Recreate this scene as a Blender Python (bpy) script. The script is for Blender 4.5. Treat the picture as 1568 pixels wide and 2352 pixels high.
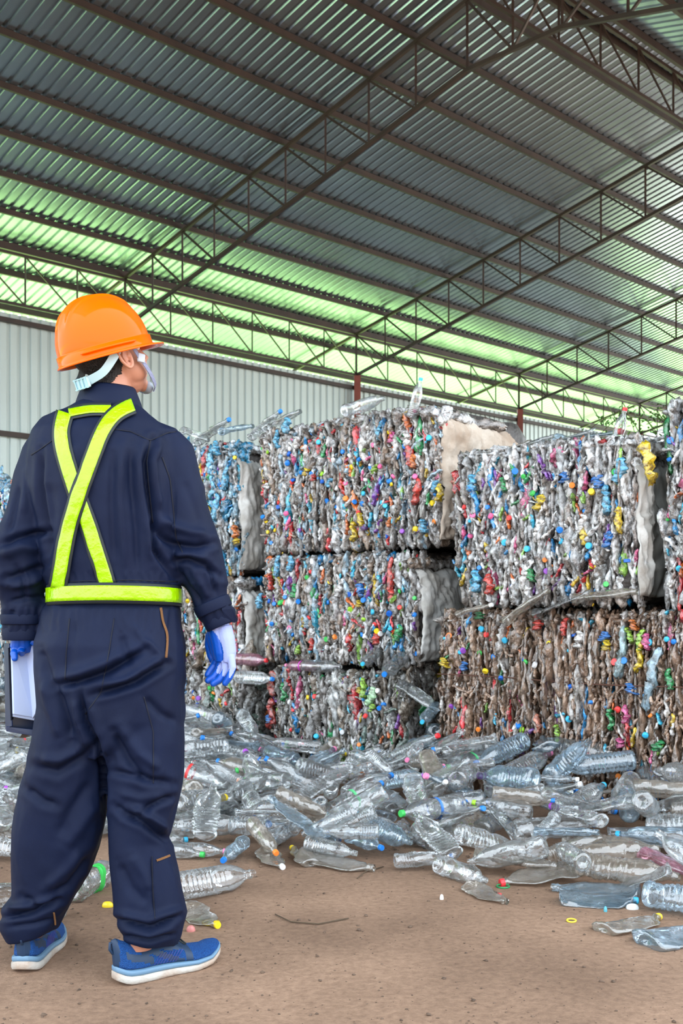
import bpy, bmesh, math, random
import numpy as np
from mathutils import Vector, Matrix, noise
from mathutils.bvhtree import BVHTree
SC = bpy.context.scene
for o in list(bpy.data.objects): bpy.data.objects.remove(o)
COL = SC.collection
PI = math.pi
# ---------------- camera, sky, sun, exposure
F = 2481.0; HZ = 1385.0          # focal length and horizon row in photo pixels
cam = bpy.data.objects.new('camera', bpy.data.cameras.new('camera')); COL.objects.link(cam)
cam.location = (0, 0, 1.0); cam.rotation_euler = (PI/2, 0, 0)
cam.data.sensor_fit = 'VERTICAL'; cam.data.sensor_height = 36; cam.data.lens = F/2352*36
cam.data.shift_y = (HZ-1176)/2352
cam.data.dof.use_dof = True; cam.data.dof.focus_distance = 2.95; cam.data.dof.aperture_fstop = 11
cam.data.clip_end = 400
SC.camera = cam
SC.view_settings.view_transform = 'Standard'; SC.view_settings.look = 'None'
SC.view_settings.gamma = 1; SC.view_settings.use_curve_mapping = False
SC.view_settings.exposure = 2.1
w = bpy.data.worlds.new('world'); SC.world = w; w.use_nodes = True
bg = w.node_tree.nodes['Background']; bg.inputs[0].default_value = (0.83, 0.92, 1.0, 1); bg.inputs[1].default_value = 0.95
sun = bpy.data.objects.new('sun', bpy.data.lights.new('sun', 'SUN')); COL.objects.link(sun)
sun.data.energy = 7.5; sun.data.angle = 0.02; sun.data.color = (1, .96, .88)
sun.rotation_euler = Vector((0.35, -0.15, -1)).to_track_quat('-Z', 'Y').to_euler()
SC.cycles.max_bounces = 8; SC.cycles.diffuse_bounces = 5; SC.cycles.glossy_bounces = 4
SC.cycles.transparent_max_bounces = 24; SC.cycles.sample_clamp_indirect = 6
SC.cycles.caustics_reflective = False; SC.cycles.caustics_refractive = False

# ---------------- materials
def nodes(name):
    m = bpy.data.materials.new(name); m.use_nodes = True
    nt = m.node_tree; return m, nt, nt.nodes['Principled BSDF']
def N(nt, t, **kw):
    n = nt.nodes.new(t)
    for k, v in kw.items():
        if k in n.inputs: n.inputs[k].default_value = v
        else: setattr(n, k, v)
    return n
def mat(name, col, rough=.5, metal=0, spec=.5, bump=0, bscale=50, var=0, vscale=5, coat=0, col2=None, sheen=0, stretch=None, emit=0):
    m, nt, b = nodes(name)
    b.inputs['Base Color'].default_value = (*col, 1); b.inputs['Roughness'].default_value = rough
    b.inputs['Metallic'].default_value = metal; b.inputs['Specular IOR Level'].default_value = spec
    b.inputs['Coat Weight'].default_value = coat; b.inputs['Sheen Weight'].default_value = sheen
    tc = N(nt, 'ShaderNodeTexCoord'); src = tc.outputs['Object']
    if stretch:
        mp = N(nt, 'ShaderNodeMapping'); mp.inputs['Scale'].default_value = stretch
        nt.links.new(src, mp.inputs[0]); src = mp.outputs[0]
    if var or col2:
        n = N(nt, 'ShaderNodeTexNoise', Scale=vscale, Detail=5.0); nt.links.new(src, n.inputs['Vector'])
        r = N(nt, 'ShaderNodeValToRGB'); r.color_ramp.elements[0].position = .35; r.color_ramp.elements[1].position = .65
        c2 = col2 or tuple(c*(1-var) for c in col)
        r.color_ramp.elements[0].color = (*c2, 1); r.color_ramp.elements[1].color = (*col, 1)
        nt.links.new(n.outputs[0], r.inputs[0]); nt.links.new(r.outputs[0], b.inputs['Base Color'])
    if bump:
        n = N(nt, 'ShaderNodeTexNoise', Scale=bscale, Detail=4.0); nt.links.new(src, n.inputs['Vector'])
        bp = N(nt, 'ShaderNodeBump', Strength=bump, Distance=.01); nt.links.new(n.outputs[0], bp.inputs['Height'])
        nt.links.new(bp.outputs[0], b.inputs['Normal'])
    return m
M = {}
M['navy'] = mat('navy_cloth', (.0042, .0094, .034), .62, spec=.16, bump=.2, bscale=900, var=.2, vscale=6)
M['navy2'] = mat('navy_trim', (.004, .006, .016), .7, spec=.3)
M['hivis'] = mat('hivis_tape', (.30, .60, .0), .2, spec=.5, bump=.8, bscale=30, coat=.2)
M['blackband'] = mat('black_binding', (.006, .012, .014), .6)
M['orange'] = mat('orange_shell', (.86, .115, .0), .12, spec=.17)
M['palestrap'] = mat('pale_plastic', (.42, .60, .68), .3)
M['skin'] = mat('skin', (.52, .235, .15), .45, bump=.05, bscale=300, var=.1, vscale=20)
M['hair'] = mat('black_hair', (.008, .006, .006), .5, bump=.8, bscale=300, stretch=(1, 1, .3))
M['glove_w'] = mat('glove_knit', (.33, .39, .72), .85, bump=.3, bscale=600)
M['glove_b'] = mat('glove_coating', (.0, .075, .46), .4, bump=.1, bscale=300)
M['zip'] = mat('copper_zip', (.45, .22, .09), .4, metal=.5, bump=1, bscale=600)
M['shoe_blue'] = mat('shoe_mesh', (.0, .11, .42), .7, bump=1, bscale=420, col2=(.0, .05, .24), vscale=500)
M['shoe_dark'] = mat('shoe_overlay', (.008, .03, .075), .55)
M['shoe_mid'] = mat('shoe_midsole', (.13, .24, .36), .5)
M['shoe_sole'] = mat('shoe_sole', (.50, .48, .44), .6, col2=(.38, .27, .2), vscale=14, bump=.3, bscale=90)
M['paper'] = mat('paper', (.45, .53, .74), .8)
M['cover'] = mat('binder_cover', (.004, .016, .06), .35)
M['steel'] = mat('painted_steel', (.038, .021, .015), .55, var=.45, vscale=3)
M['redsteel'] = mat('red_oxide_steel', (.23, .05, .03), .55, var=.3, vscale=4)
M['galv'] = mat('galvanised_sheet', (.33, .40, .46), .27, metal=.9, var=.12, vscale=1.5)
M['wallsheet'] = mat('wall_sheet', (.47, .56, .54), .42, metal=.3, var=.1, vscale=.6)
M['burlap'] = mat('burlap', (.56, .48, .40), .9, col2=(.36, .27, .2), vscale=6, bump=.6, bscale=40)
M['tarp'] = mat('pale_tarp', (.58, .58, .56), .4, col2=(.30, .28, .25), vscale=7, bump=.5, bscale=30)
M['carton'] = mat('grey_sheet', (.16, .155, .14), .6, col2=(.35, .36, .34), vscale=9, bump=.5, bscale=30, stretch=(1, 1, .12))
M['wire'] = mat('rusty_wire', (.09, .035, .02), .7)
M['core'] = mat('bale_core', (.055, .045, .04), .5, var=.6, vscale=25, bump=1, bscale=40)
M['leaf'] = mat('leaf', (.10, .30, .03), .5, var=.4, vscale=8)
M['bark'] = mat('bark', (.09, .06, .035), .8)
# dirt floor
m, nt, b = nodes('dirt'); M['dirt'] = m
tc = N(nt, 'ShaderNodeTexCoord')
n1 = N(nt, 'ShaderNodeTexNoise', Scale=1.3, Detail=6.0); n2 = N(nt, 'ShaderNodeTexNoise', Scale=45.0, Detail=6.0, Roughness=.7)
n3 = N(nt, 'ShaderNodeTexVoronoi', Scale=38.0)
for n in (n1, n2, n3): nt.links.new(tc.outputs['Object'], n.inputs['Vector'])
r = N(nt, 'ShaderNodeValToRGB'); r.color_ramp.elements[0].position = .3; r.color_ramp.elements[1].position = .66
r.color_ramp.elements[0].color = (.185, .108, .066, 1); r.color_ramp.elements[1].color = (.40, .252, .165, 1)
nt.links.new(n1.outputs[0], r.inputs[0])
r2 = N(nt, 'ShaderNodeValToRGB'); r2.color_ramp.elements[0].position = .3; r2.color_ramp.elements[1].position = .62
r2.color_ramp.elements[0].color = (.62, .58, .56, 1); r2.color_ramp.elements[1].color = (1, 1, 1, 1)
nt.links.new(n2.outputs[0], r2.inputs[0])
mx = N(nt, 'ShaderNodeMix', data_type='RGBA', blend_type='MULTIPLY'); mx.inputs[0].default_value = 1
nt.links.new(r.outputs[0], mx.inputs[6]); nt.links.new(r2.outputs[0], mx.inputs[7]); nt.links.new(mx.outputs[2], b.inputs['Base Color'])
b.inputs['Roughness'].default_value = .9
bp = N(nt, 'ShaderNodeBump', Strength=.55, Distance=.012); nt.links.new(n2.outputs[0], bp.inputs['Height']); nt.links.new(bp.outputs[0], b.inputs['Normal'])
M['grass'] = mat('sunlit_grass', (.31, .52, .17), .9, var=.25, vscale=.7, bump=.5, bscale=8)
M['backyard'] = mat('packed_earth', (.20, .15, .11), .9, var=.2, vscale=.5)
M['yard'] = mat('pale_yard', (.72, .70, .64), .9, var=.15, vscale=.5)
def obcol(nt, strength=1):
    oi = N(nt, 'ShaderNodeObjectInfo'); at = N(nt, 'ShaderNodeAttribute', attribute_name='Col')
    mx = N(nt, 'ShaderNodeMix', data_type='RGBA', blend_type='MULTIPLY'); mx.inputs[0].default_value = 1
    nt.links.new(oi.outputs['Color'], mx.inputs[6]); nt.links.new(at.outputs['Color'], mx.inputs[7]); return mx.outputs[2]
# crushed plastic of the bales: glossy crumpled film, colour from the piece
m, nt, b = nodes('crushed_plastic'); M['crush'] = m
c = obcol(nt); tc = N(nt, 'ShaderNodeTexCoord')
n1 = N(nt, 'ShaderNodeTexNoise', Scale=38.0, Detail=3.0); nt.links.new(tc.outputs['Object'], n1.inputs['Vector'])
r = N(nt, 'ShaderNodeValToRGB'); r.color_ramp.elements[0].position = .38; r.color_ramp.elements[1].position = .66
r.color_ramp.elements[0].color = (.24, .21, .185, 1); r.color_ramp.elements[1].color = (1.05, 1.05, 1.05, 1); nt.links.new(n1.outputs[0], r.inputs[0])
mx = N(nt, 'ShaderNodeMix', data_type='RGBA', blend_type='MULTIPLY'); mx.inputs[0].default_value = 1
nt.links.new(c, mx.inputs[6]); nt.links.new(r.outputs[0], mx.inputs[7]); nt.links.new(mx.outputs[2], b.inputs['Base Color'])
b.inputs['Roughness'].default_value = .16; b.inputs['Specular IOR Level'].default_value = .8; b.inputs['Coat Weight'].default_value = .7; b.inputs['Coat Roughness'].default_value = .04
n2 = N(nt, 'ShaderNodeTexNoise', Scale=60.0, Detail=2.0); nt.links.new(tc.outputs['Object'], n2.inputs['Vector'])
bp = N(nt, 'ShaderNodeBump', Strength=.9, Distance=.01); nt.links.new(n2.outputs[0], bp.inputs['Height']); nt.links.new(bp.outputs[0], b.inputs['Normal'])
M['capplastic'] = mat('cap_plastic', (1, 1, 1), .35)
nt = M['capplastic'].node_tree; nt.links.new(obcol(nt), nt.nodes['Principled BSDF'].inputs['Base Color'])
# clear PET: thin shell, see-through face-on, glossy at the rim
def pet(name, tint, haze):
    m = bpy.data.materials.new(name); m.use_nodes = True; nt = m.node_tree; nt.nodes.clear()
    out = N(nt, 'ShaderNodeOutputMaterial')
    oi = N(nt, 'ShaderNodeObjectInfo')
    tr = N(nt, 'ShaderNodeBsdfTransparent'); tr.inputs[0].default_value = (*[.55+.45*t for t in tint], 1)
    df = N(nt, 'ShaderNodeBsdfPrincipled'); df.inputs['Base Color'].default_value = (*tint, 1); df.inputs['Roughness'].default_value = .35
    dt = N(nt, 'ShaderNodeBsdfTranslucent'); dt.inputs[0].default_value = (*tint, 1)
    gl = N(nt, 'ShaderNodeBsdfGlossy'); gl.inputs['Roughness'].default_value = .05; gl.inputs[0].default_value = (1, 1, 1, 1)
    tc = N(nt, 'ShaderNodeTexCoord'); n2 = N(nt, 'ShaderNodeTexNoise', Scale=26.0, Detail=3.0); nt.links.new(tc.outputs['Object'], n2.inputs['Vector'])
    bp = N(nt, 'ShaderNodeBump', Strength=.55, Distance=.01); nt.links.new(n2.outputs[0], bp.inputs['Height'])
    nt.links.new(bp.outputs[0], gl.inputs['Normal'])
    lw = N(nt, 'ShaderNodeLayerWeight', Blend=.36); nt.links.new(bp.outputs[0], lw.inputs['Normal'])
    a = N(nt, 'ShaderNodeMixShader'); a.inputs[0].default_value = .45; nt.links.new(df.outputs[0], a.inputs[1]); nt.links.new(dt.outputs[0], a.inputs[2])
    s1 = N(nt, 'ShaderNodeMixShader'); nt.links.new(tr.outputs[0], s1.inputs[1]); nt.links.new(a.outputs[0], s1.inputs[2])
    ma = N(nt, 'ShaderNodeMath', operation='MULTIPLY_ADD'); nt.links.new(lw.outputs['Facing'], ma.inputs[0]); ma.inputs[1].default_value = .24; ma.inputs[2].default_value = haze
    nt.links.new(ma.outputs[0], s1.inputs[0])
    s2 = N(nt, 'ShaderNodeMixShader'); nt.links.new(s1.outputs[0], s2.inputs[1]); nt.links.new(gl.outputs[0], s2.inputs[2])
    mb = N(nt, 'ShaderNodeMath', operation='MULTIPLY_ADD'); nt.links.new(lw.outputs['Fresnel'], mb.inputs[0]); mb.inputs[1].default_value = .8; mb.inputs[2].default_value = .09
    nt.links.new(mb.outputs[0], s2.inputs[0]); nt.links.new(s2.outputs[0], out.inputs[0]); return m
M['pet'] = pet('clear_pet', (.74, .78, .80), .055)
M['petblue'] = pet('blue_tinted_pet', (.45, .66, .82), .09)
M['petdirt'] = pet('dusty_pet', (.60, .52, .43), .25)
M['petgreen'] = pet('green_pet', (.12, .5, .2), .3)
M['petpink'] = pet('pink_pet', (.8, .3, .45), .25)

# ---------------- helpers
def link(name, me, m=None, parent=None):
    o = bpy.data.objects.new(name, me); COL.objects.link(o)
    if m is not None:
        for mm in (m if isinstance(m, (list, tuple)) else [m]): me.materials.append(mm)
    if parent is not None: o.parent = parent
    return o
def tag(o, label=None, cat=None, group=None, kind=None):
    if label: o['label'] = label
    if cat: o['category'] = cat
    if group: o['group'] = group
    if kind: o['kind'] = kind
    return o
def empty(name, loc=(0, 0, 0)):
    o = bpy.data.objects.new(name, None); o.empty_display_size = .05; COL.objects.link(o); o.location = loc; return o
def smooth(me, on=True):
    me.polygons.foreach_set('use_smooth', [on]*len(me.polygons)); me.update()
def mesh_np(name, V, Fc, sm=True, cols=None):
    me = bpy.data.meshes.new(name)
    V = np.asarray(V, dtype=np.float32)
    me.from_pydata([], [], []) ; me.vertices.add(len(V)); me.vertices.foreach_set('co', V.ravel())
    if isinstance(Fc, np.ndarray):
        nf, k = Fc.shape; me.loops.add(nf*k); me.loops.foreach_set('vertex_index', Fc.ravel().astype(np.int32))
        me.polygons.add(nf); me.polygons.foreach_set('loop_start', np.arange(0, nf*k, k, dtype=np.int32)); me.polygons.foreach_set('loop_total', np.full(nf, k, dtype=np.int32))
    else:
        me = bpy.data.meshes.new(name); me.from_pydata([tuple(map(float, v)) for v in V], [], Fc)
    me.update(calc_edges=True); me.validate()
    if cols is not None:
        ca = me.color_attributes.new('Col', 'FLOAT_COLOR', 'POINT'); ca.data.foreach_set('color', np.asarray(cols, dtype=np.float32).ravel())
    if sm: smooth(me)
    return me
def white(me, c=(1, 1, 1)):
    ca = me.color_attributes.new('Col', 'FLOAT_COLOR', 'POINT'); ca.data.foreach_set('color', np.tile(np.array([*c, 1.]), len(me.vertices)).astype(np.float32)); return me
class MB:
    def __init__(s): s.v = []; s.f = []
    def box(s, c, sz, R=None):
        n = len(s.v); R = R or Matrix.Identity(3); c = Vector(c)
        for dx, dy, dz in ((-1,-1,-1),(1,-1,-1),(1,1,-1),(-1,1,-1),(-1,-1,1),(1,-1,1),(1,1,1),(-1,1,1)):
            s.v.append(tuple(c + R @ Vector((dx*sz[0]/2, dy*sz[1]/2, dz*sz[2]/2))))
        s.f += [tuple(n+i for i in q) for q in ((0,3,2,1),(4,5,6,7),(0,1,5,4),(1,2,6,5),(2,3,7,6),(3,0,4,7))]
    def bar(s, a, b, w, h):          # square bar between two points, h measured upward
        a = Vector(a); b = Vector(b); d = (b-a); L = d.length; d.normalize()
        up = Vector((0, 0, 1)) if abs(d.z) < .95 else Vector((0, 1, 0))
        x = d.cross(up).normalized(); z = x.cross(d); s.box((a+b)/2, (w, L, h), Matrix((x, d, z)).transposed())
    def tube(s, pts, r, n=8, cap=True, closed=False):
        pts = [Vector(p) for p in pts]; rs = r if isinstance(r, (list, tuple)) else [r]*len(pts); base = len(s.v); K = len(pts); prev = None
        for i, p in enumerate(pts):
            if closed: d = pts[(i+1) % K]-pts[i-1]
            else: d = pts[min(i+1, K-1)]-pts[max(i-1, 0)]
            d.normalize()
            if prev is None: prev = Vector((0, 0, 1)) if abs(d.z) < .9 else Vector((1, 0, 0))
            x = (prev - d*prev.dot(d)).normalized(); prev = x; y = d.cross(x)
            for k in range(n):
                a = 2*PI*k/n; s.v.append(tuple(p + (x*math.cos(a)+y*math.sin(a))*rs[i]))
        for i in range(K if closed else K-1):
            for k in range(n):
                s.f.append((base+i*n+k, base+i*n+(k+1) % n, base+((i+1) % K)*n+(k+1) % n, base+((i+1) % K)*n+k))
        if cap and not closed:
            s.f.append(tuple(base+k for k in range(n))[::-1]); s.f.append(tuple(base+(K-1)*n+k for k in range(n)))
    def lathe(s, prof, n=20, cap=True, fn=None):   # prof: (r, z) list around +z
        base = len(s.v)
        for i, (r_, z) in enumerate(prof):
            for k in range(n):
                a = 2*PI*k/n; p = (r_*math.cos(a), r_*math.sin(a), z); s.v.append(fn(p, i, a) if fn else p)
        for i in range(len(prof)-1):
            for k in range(n): s.f.append((base+i*n+k, base+i*n+(k+1) % n, base+(i+1)*n+(k+1) % n, base+(i+1)*n+k))
        if cap:
            s.f.append(tuple(base+k for k in range(n))[::-1]); s.f.append(tuple(base+(len(prof)-1)*n+k for k in range(n)))
    def mesh(s, name, sm=False):
        me = bpy.data.meshes.new(name); me.from_pydata(s.v, [], s.f); me.update()
        if sm: smooth(me)
        return me
    def build(s, name, m, parent=None, sm=False): return link(name, s.mesh(name, sm), m, parent)
def at(px, py, Y): return Vector(((px-784)/F*Y, Y, 1+(HZ-py)/F*Y))
# ---------------- the building: local frame t along the wall, s down the roof slope (s=0 at the wall)
D1 = Vector((.717, .697, 0)).normalized(); D2 = Vector((-.697, .717, 0)).normalized(); W0 = Vector((.335, 25.2, 0))
BAY = 6.29; PS = .939; TAN = .233; ZR = 7.40; ZB = 6.31; SR = -9.22
def BP(t, s, z): return W0 + D1*t + D2*s + Vector((0, 0, z))
def zroof(s): return ZR - TAN*s if s > SR else ZR - TAN*(2*SR-s)
T0, T1 = -3.4*BAY, 2.62*BAY
def corr(name, t0, t1, per, hgt, place, m, label=None):
    prof = []; n = int((t1-t0)/per)
    for i in range(n):
        a = t0+i*per
        prof += [(a, 0), (a+per*.60, 0), (a+per*.70, hgt), (a+per*.90, hgt)]
    prof.append((t0+n*per, 0)); V = []; Fc = []
    for (t, h) in prof:
        for k in (0, 1): V.append(place(t, h, k))
    for i in range(len(prof)-1): Fc.append((2*i, 2*i+2, 2*i+3, 2*i+1))
    me = bpy.data.meshes.new(name); me.from_pydata(V, [], Fc); me.update(); o = link(name, me, m)
    sd = o.modifiers.new('s', 'SOLIDIFY'); sd.thickness = .0012
    return o
SO = 2.45
tag(corr('ceiling', T0, T1, .18, .032, lambda t, h, k: BP(t, (SO, SR)[k], zroof((SO, SR+1e-4)[k])+h), M['galv']), kind='structure')
tag(corr('ceiling', T0, T1, .18, .028, lambda t, h, k: BP(t, (SR, 2*SR+1.3)[k], zroof((SR, 2*SR+1.3)[k])+h), M['galv']), kind='structure')
tag(corr('wall_left', T0, T1-.3, .20, .03, lambda t, h, k: BP(t, .12+h, (0, ZB-.14)[k]), M['wallsheet']), kind='structure')
def plane(name, pts, m):
    me = bpy.data.meshes.new(name); me.from_pydata([tuple(p) for p in pts], [], [(0, 1, 2, 3)]); me.update(); return tag(link(name, me, m), kind='structure')
plane('floor', [BP(T0-2, .2, 0), BP(T0-2, -32, 0), BP(T1+1, -32, 0), BP(T1+1, .2, 0)], M['dirt'])
plane('lawn', [BP(-90, .2, -.02), BP(120, .2, -.02), BP(120, 90, -.02), BP(-90, 90, -.02)], M['grass'])
plane('yard', [BP(T1+1, .2, -.02), BP(T1+1, -90, -.02), BP(120, -90, -.02), BP(120, .2, -.02)], M['yard'])
plane('yard', [BP(-90, -32, -.02), BP(-90, -90, -.02), BP(T1+1, -90, -.02), BP(T1+1, -32, -.02)], M['backyard'])
ORD = ['first', 'second', 'third', 'fourth', 'fifth', 'sixth', 'seventh', 'eighth', 'ninth', 'tenth', 'eleventh', 'twelfth']
def purlin(s, label, h=.11, wd=.055):
    b = MB(); z = zroof(s); th = .006   # C channel: web and two flanges
    b.bar(BP(T0, s, z-h/2-.004), BP(T1, s, z-h/2-.004), th, h)
    b.bar(BP(T0, s+wd/2, z-.007), BP(T1, s+wd/2, z-.007), wd, th); b.bar(BP(T0, s+wd/2, z-h-.002), BP(T1, s+wd/2, z-h-.002), wd, th)
    b.bar(BP(T0, s+wd, z-h+.012), BP(T1, s+wd, z-h+.012), th, .03)
    tag(b.build('roof_purlin', M['steel']), label, 'beam', 'steel purlins running under the roof sheets')
for k in range(10):
    s = -PS*k
    purlin(s, f'brown steel purlin under the far roof slope, {ORD[k]} up from the top of the wall', .09 if k else .13, .045 if k else .07)
purlin(SR+.16, 'brown steel purlin just on the far side of the roof ridge'); purlin(SR-.22, 'brown steel purlin just on the near side of the roof ridge')
for k in (1, 2, 3): purlin(SR-.22-PS*k, f'brown steel purlin under the near roof slope, {ORD[k-1]} down from the ridge pair')
purlin(.85, 'brown steel purlin under the eave overhang beyond the wall'); purlin(2.1, 'brown steel purlin at the outer edge of the eave overhang')
def truss(t, label):
    e = tag(empty('roof_truss', BP(t, 0, 0)), label, 'truss', 'steel trusses carrying the roof'); inv = -BP(t, 0, 0)
    def P(s, z): return BP(t, s, z)+inv
    hd = .14; dp = 1.09
    def top(s): return zroof(s)-hd
    def bot(s):
        k9 = -PS*9
        if s >= k9: return ZR-TAN*s-dp
        if s >= 2*SR-k9: return ZR-TAN*k9-dp
        return ZR-TAN*(2*SR-s)-dp
    def part(n, pts, wd):
        b = MB()
        for a, c in zip(pts, pts[1:]): b.bar(a, c, wd, wd)
        b.build(n, M['steel'], e)
    kk = [-PS*k for k in range(10)]; far = kk+[SR]; near = [2*SR-x for x in kk[::-1]][:-2]
    al = far+near
    part('top_chord', [P(SO-.1, top(SO-.1)), P(SR, top(SR)), P(2*SR-1, top(2*SR+1.2))], .055)
    part('bottom_chord', [P(0, bot(0)), P(kk[9], bot(kk[9])), P(near[0], bot(near[0])), P(near[-1], bot(near[-1]))], .055)
    for s in al: part('vertical_web', [P(s, bot(s)), P(s, top(s))], .032)
    for a, c in zip(far, far[1:]): part('diagonal_web', [P(a, top(a)), P(c, bot(c))], .032)
    for a, c in zip(near, near[1:]): part('diagonal_web', [P(a, bot(a)), P(c, top(c))], .032)
    part('diagonal_web', [P(SR, bot(SR)), P(near[0], top(near[0]))], .032)
    return e
for k, lb in ((-3, 'steel roof truss farthest out to the left, beyond the first bay'), (-2, 'steel roof truss above and left of the helmeted worker'), (-1, 'nearest steel roof truss crossing from behind the orange helmet to the top edge'),
              (0, 'steel roof truss standing on the red column behind the tallest bale'), (1, 'steel roof truss on the red column right of the burlap bale'), (2, 'steel roof truss on the column beside the green leaves')):
    truss(BAY*k, lb)
def ltruss(s, zt, zb, n0, n1, label, near=False):
    e = tag(empty('lattice_girder', BP(0, s, 0)), label, 'truss'); inv = -BP(0, s, 0); st = BAY/6
    b = MB(); b.bar(BP(n0*st, s, zt)+inv, BP(n1*st, s, zt)+inv, .05, .05); b.build('top_chord', M['steel'], e)
    b = MB(); b.bar(BP(n0*st, s, zb)+inv, BP(n1*st, s, zb)+inv, .05, .05); b.build('bottom_chord', M['steel'], e)
    for i in range(n0, n1):
        b = MB(); b.bar(BP(i*st, s, zb)+inv, BP(i*st, s, zt)+inv, .028, .028); b.build('vertical_web', M['steel'], e)
        b = MB(); b.bar(BP(i*st, s, zt)+inv, BP((i+1)*st, s, zb)+inv, .024, .024); b.build('diagonal_web', M['steel'], e)
ltruss(-.03, ZR-.20, ZB, -15, 15, 'long lattice girder along the top of the corrugated wall')
ltruss(SR, zroof(SR)-.12, zroof(SR)-.82, -15, 15, 'long lattice girder hanging under the roof ridge')
for k, lb in ((-2, 'steel column at the left, past the frame edge'), (-1, 'red steel column hidden behind the orange helmet'), (0, 'red brown steel column rising behind the tallest bale'), (1, 'red brown steel column above the end of the burlap bale'), (2, 'slim steel column at the far right by the leaves')):
    b = MB(); p = BP(BAY*k, -.05, 0); b.bar(p, p+Vector((0, 0, ZB-.02)), .15, .15)
    tag(b.build('steel_column', M['redsteel']), lb, 'column', 'steel columns along the wall')
for i, (z, hh) in enumerate(((6.02, .08), (4.0, .09), (2.0, .09))):
    b = MB(); b.bar(BP(T0, .03, z), BP(T1-.3, .03, z), .07, hh); tag(b.build('trim_%d' % (i+1), M['steel']), kind='structure')
# leaves hanging in under the eave at the far right
random.seed(5)
def vine(c, span, n, label):
    e = tag(empty('leafy_branch', c), label, 'plant', 'leafy climbers by the far eave'); b = MB(); L = MB(); tips = []
    for j in range(9):
        a = Vector((random.uniform(-.5, .5)*span[0], random.uniform(-.4, .4), random.uniform(-.5, .2)*span[1])); pts = [a]
        d = Vector((random.uniform(-1, 1), random.uniform(-.5, .5), random.uniform(-.2, .5))).normalized()
        for i in range(6): a = a+d*.16+Vector((0, 0, -.03*i)); pts.append(a)
        b.tube(pts, .012, 5); tips += pts
    b.build('stem', M['bark'], e)
    for i in range(n):
        p = random.choice(tips)+Vector([random.gauss(0, .09) for _ in range(3)]); q = Matrix.Rotation(random.uniform(0, 6.3), 3, 'Z') @ Matrix.Rotation(random.uniform(-1, 1), 3, 'X')
        l = random.uniform(.14, .26); wv = l*.2; k = len(L.v)
        for v in ((0, 0, 0), (wv, l*.4, -.01), (0, l, -.04), (-wv, l*.4, -.01), (0, l*.4, .015)): L.v.append(tuple(p+q @ Vector(v)))
        L.f += [(k, k+1, k+4), (k+1, k+2, k+4), (k+2, k+3, k+4), (k+3, k, k+4)]
    L.build('foliage', M['leaf'], e, True)
vine(at(1490, 945, 31), (1.6, .7), 190, 'green leafy climber hanging under the roof above the right hand bales')
vine(at(1550, 1000, 24.5), (.8, .4), 130, 'lower clump of green leaves just over the right hand bale tops')
def tree(loc, h, rad, label):
    e = tag(empty('tree', loc), label, 'tree', 'trees outside beyond the corrugated wall'); b = MB(); b.tube([(0, 0, 0), (.1, 0, h*.35), (0, .1, h*.7)], [.22, .16, .06], 8); b.build('trunk', M['bark'], e, True)
    L = MB()
    for i in range(900):
        d = Vector([random.gauss(0, 1) for _ in range(3)]).normalized(); rr = rad*random.uniform(.6, 1); p = Vector((0, 0, h*.68))+Vector((d.x*rr, d.y*rr, d.z*rr*.8)); k = len(L.v)
        u = Vector([random.gauss(0, 1) for _ in range(3)]).normalized()*.22; v_ = u.cross(d).normalized()*.2
        for q in (-u, v_, u, -v_): L.v.append(tuple(p+q))
        L.f.append((k, k+1, k+2, k+3))
    L.build('foliage', M['leaf'], e)
for i, t in enumerate((-18, -11, -3, 5, 13, 21)): tree(BP(t, 12+(i % 3)*2, 0), 6.5, 3.0, ['leafy tree outside beyond the left end of the wall', 'leafy tree outside behind the worker', 'leafy tree outside past the wall behind the tallest bale', 'leafy tree outside past the burlap bale', 'leafy tree outside behind the far columns', 'leafy tree outside at the far end'][i])
# ---------------- bales of pressed bottles
EU = Vector((.74, -.672, 0)).normalized(); NU = Vector((.672, .74, 0)).normalized(); A0 = Vector((-.536, 6.86, 0))
rng = np.random.default_rng(11)
def crushed_variant(k):
    r_ = np.random.default_rng(100+k); nu, nv = 9, 13; V = np.zeros((nv+2, nu, 3)); L = .21
    kind = k % 4
    v = np.linspace(0, 1, nv); a = np.full(nv, .0105)*(1+.25*r_.standard_normal(nv)); b = np.full(nv, .038)*(1+.12*r_.standard_normal(nv))
    if kind != 3:
        tp = np.clip((v-.62)/.26, 0, 1); b = b*(1-tp)+.012*tp; a = a*(1-tp)+.011*tp
    e = np.minimum(1, np.minimum(v, 1-v)*9+.45); a *= e; b *= e
    ph = r_.uniform(0, 6.3, 8); wx = .004*np.sin(v*5+ph[0])+.003*np.sin(v*11+ph[1])+.0012*r_.standard_normal(nv); wy = .006*np.sin(v*4+ph[2])
    th = np.linspace(0, 2*PI, nu, endpoint=False)
    for i in range(nv):
        cr = 1+.16*np.sin(3*th+ph[3]+v[i]*9)+.12*np.sin(5*th+ph[4]-v[i]*13)+.13*r_.standard_normal(nu)
        V[i+1, :, 0] = a[i]*np.cos(th)*cr+wx[i]; V[i+1, :, 1] = b[i]*np.sin(th)*cr+wy[i]; V[i+1, :, 2] = (v[i]-.5)*L+.005*r_.standard_normal(nu)
    V[0] = V[1].mean(0); V[-1] = V[-2].mean(0)
    n = nv+2; Fc = [(i*nu+j, i*nu+(j+1) % nu, (i+1)*nu+(j+1) % nu, (i+1)*nu+j) for i in range(n-1) for j in range(nu)]
    return V.reshape(-1, 3), np.array(Fc)
CV = [crushed_variant(k) for k in range(16)]
CVM = []
for k, (v, f) in enumerate(CV):
    me = mesh_np('crushed_bottle', v, f, False); white(me); me.materials.append(M['crush']); CVM.append(me)
def cap_geo():
    b = MB(); b.lathe([(.0135, 0), (.0148, .001), (.0148, .012), (.0132, .0145), (.004, .0148)], 12); return np.array(b.v), b
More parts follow.
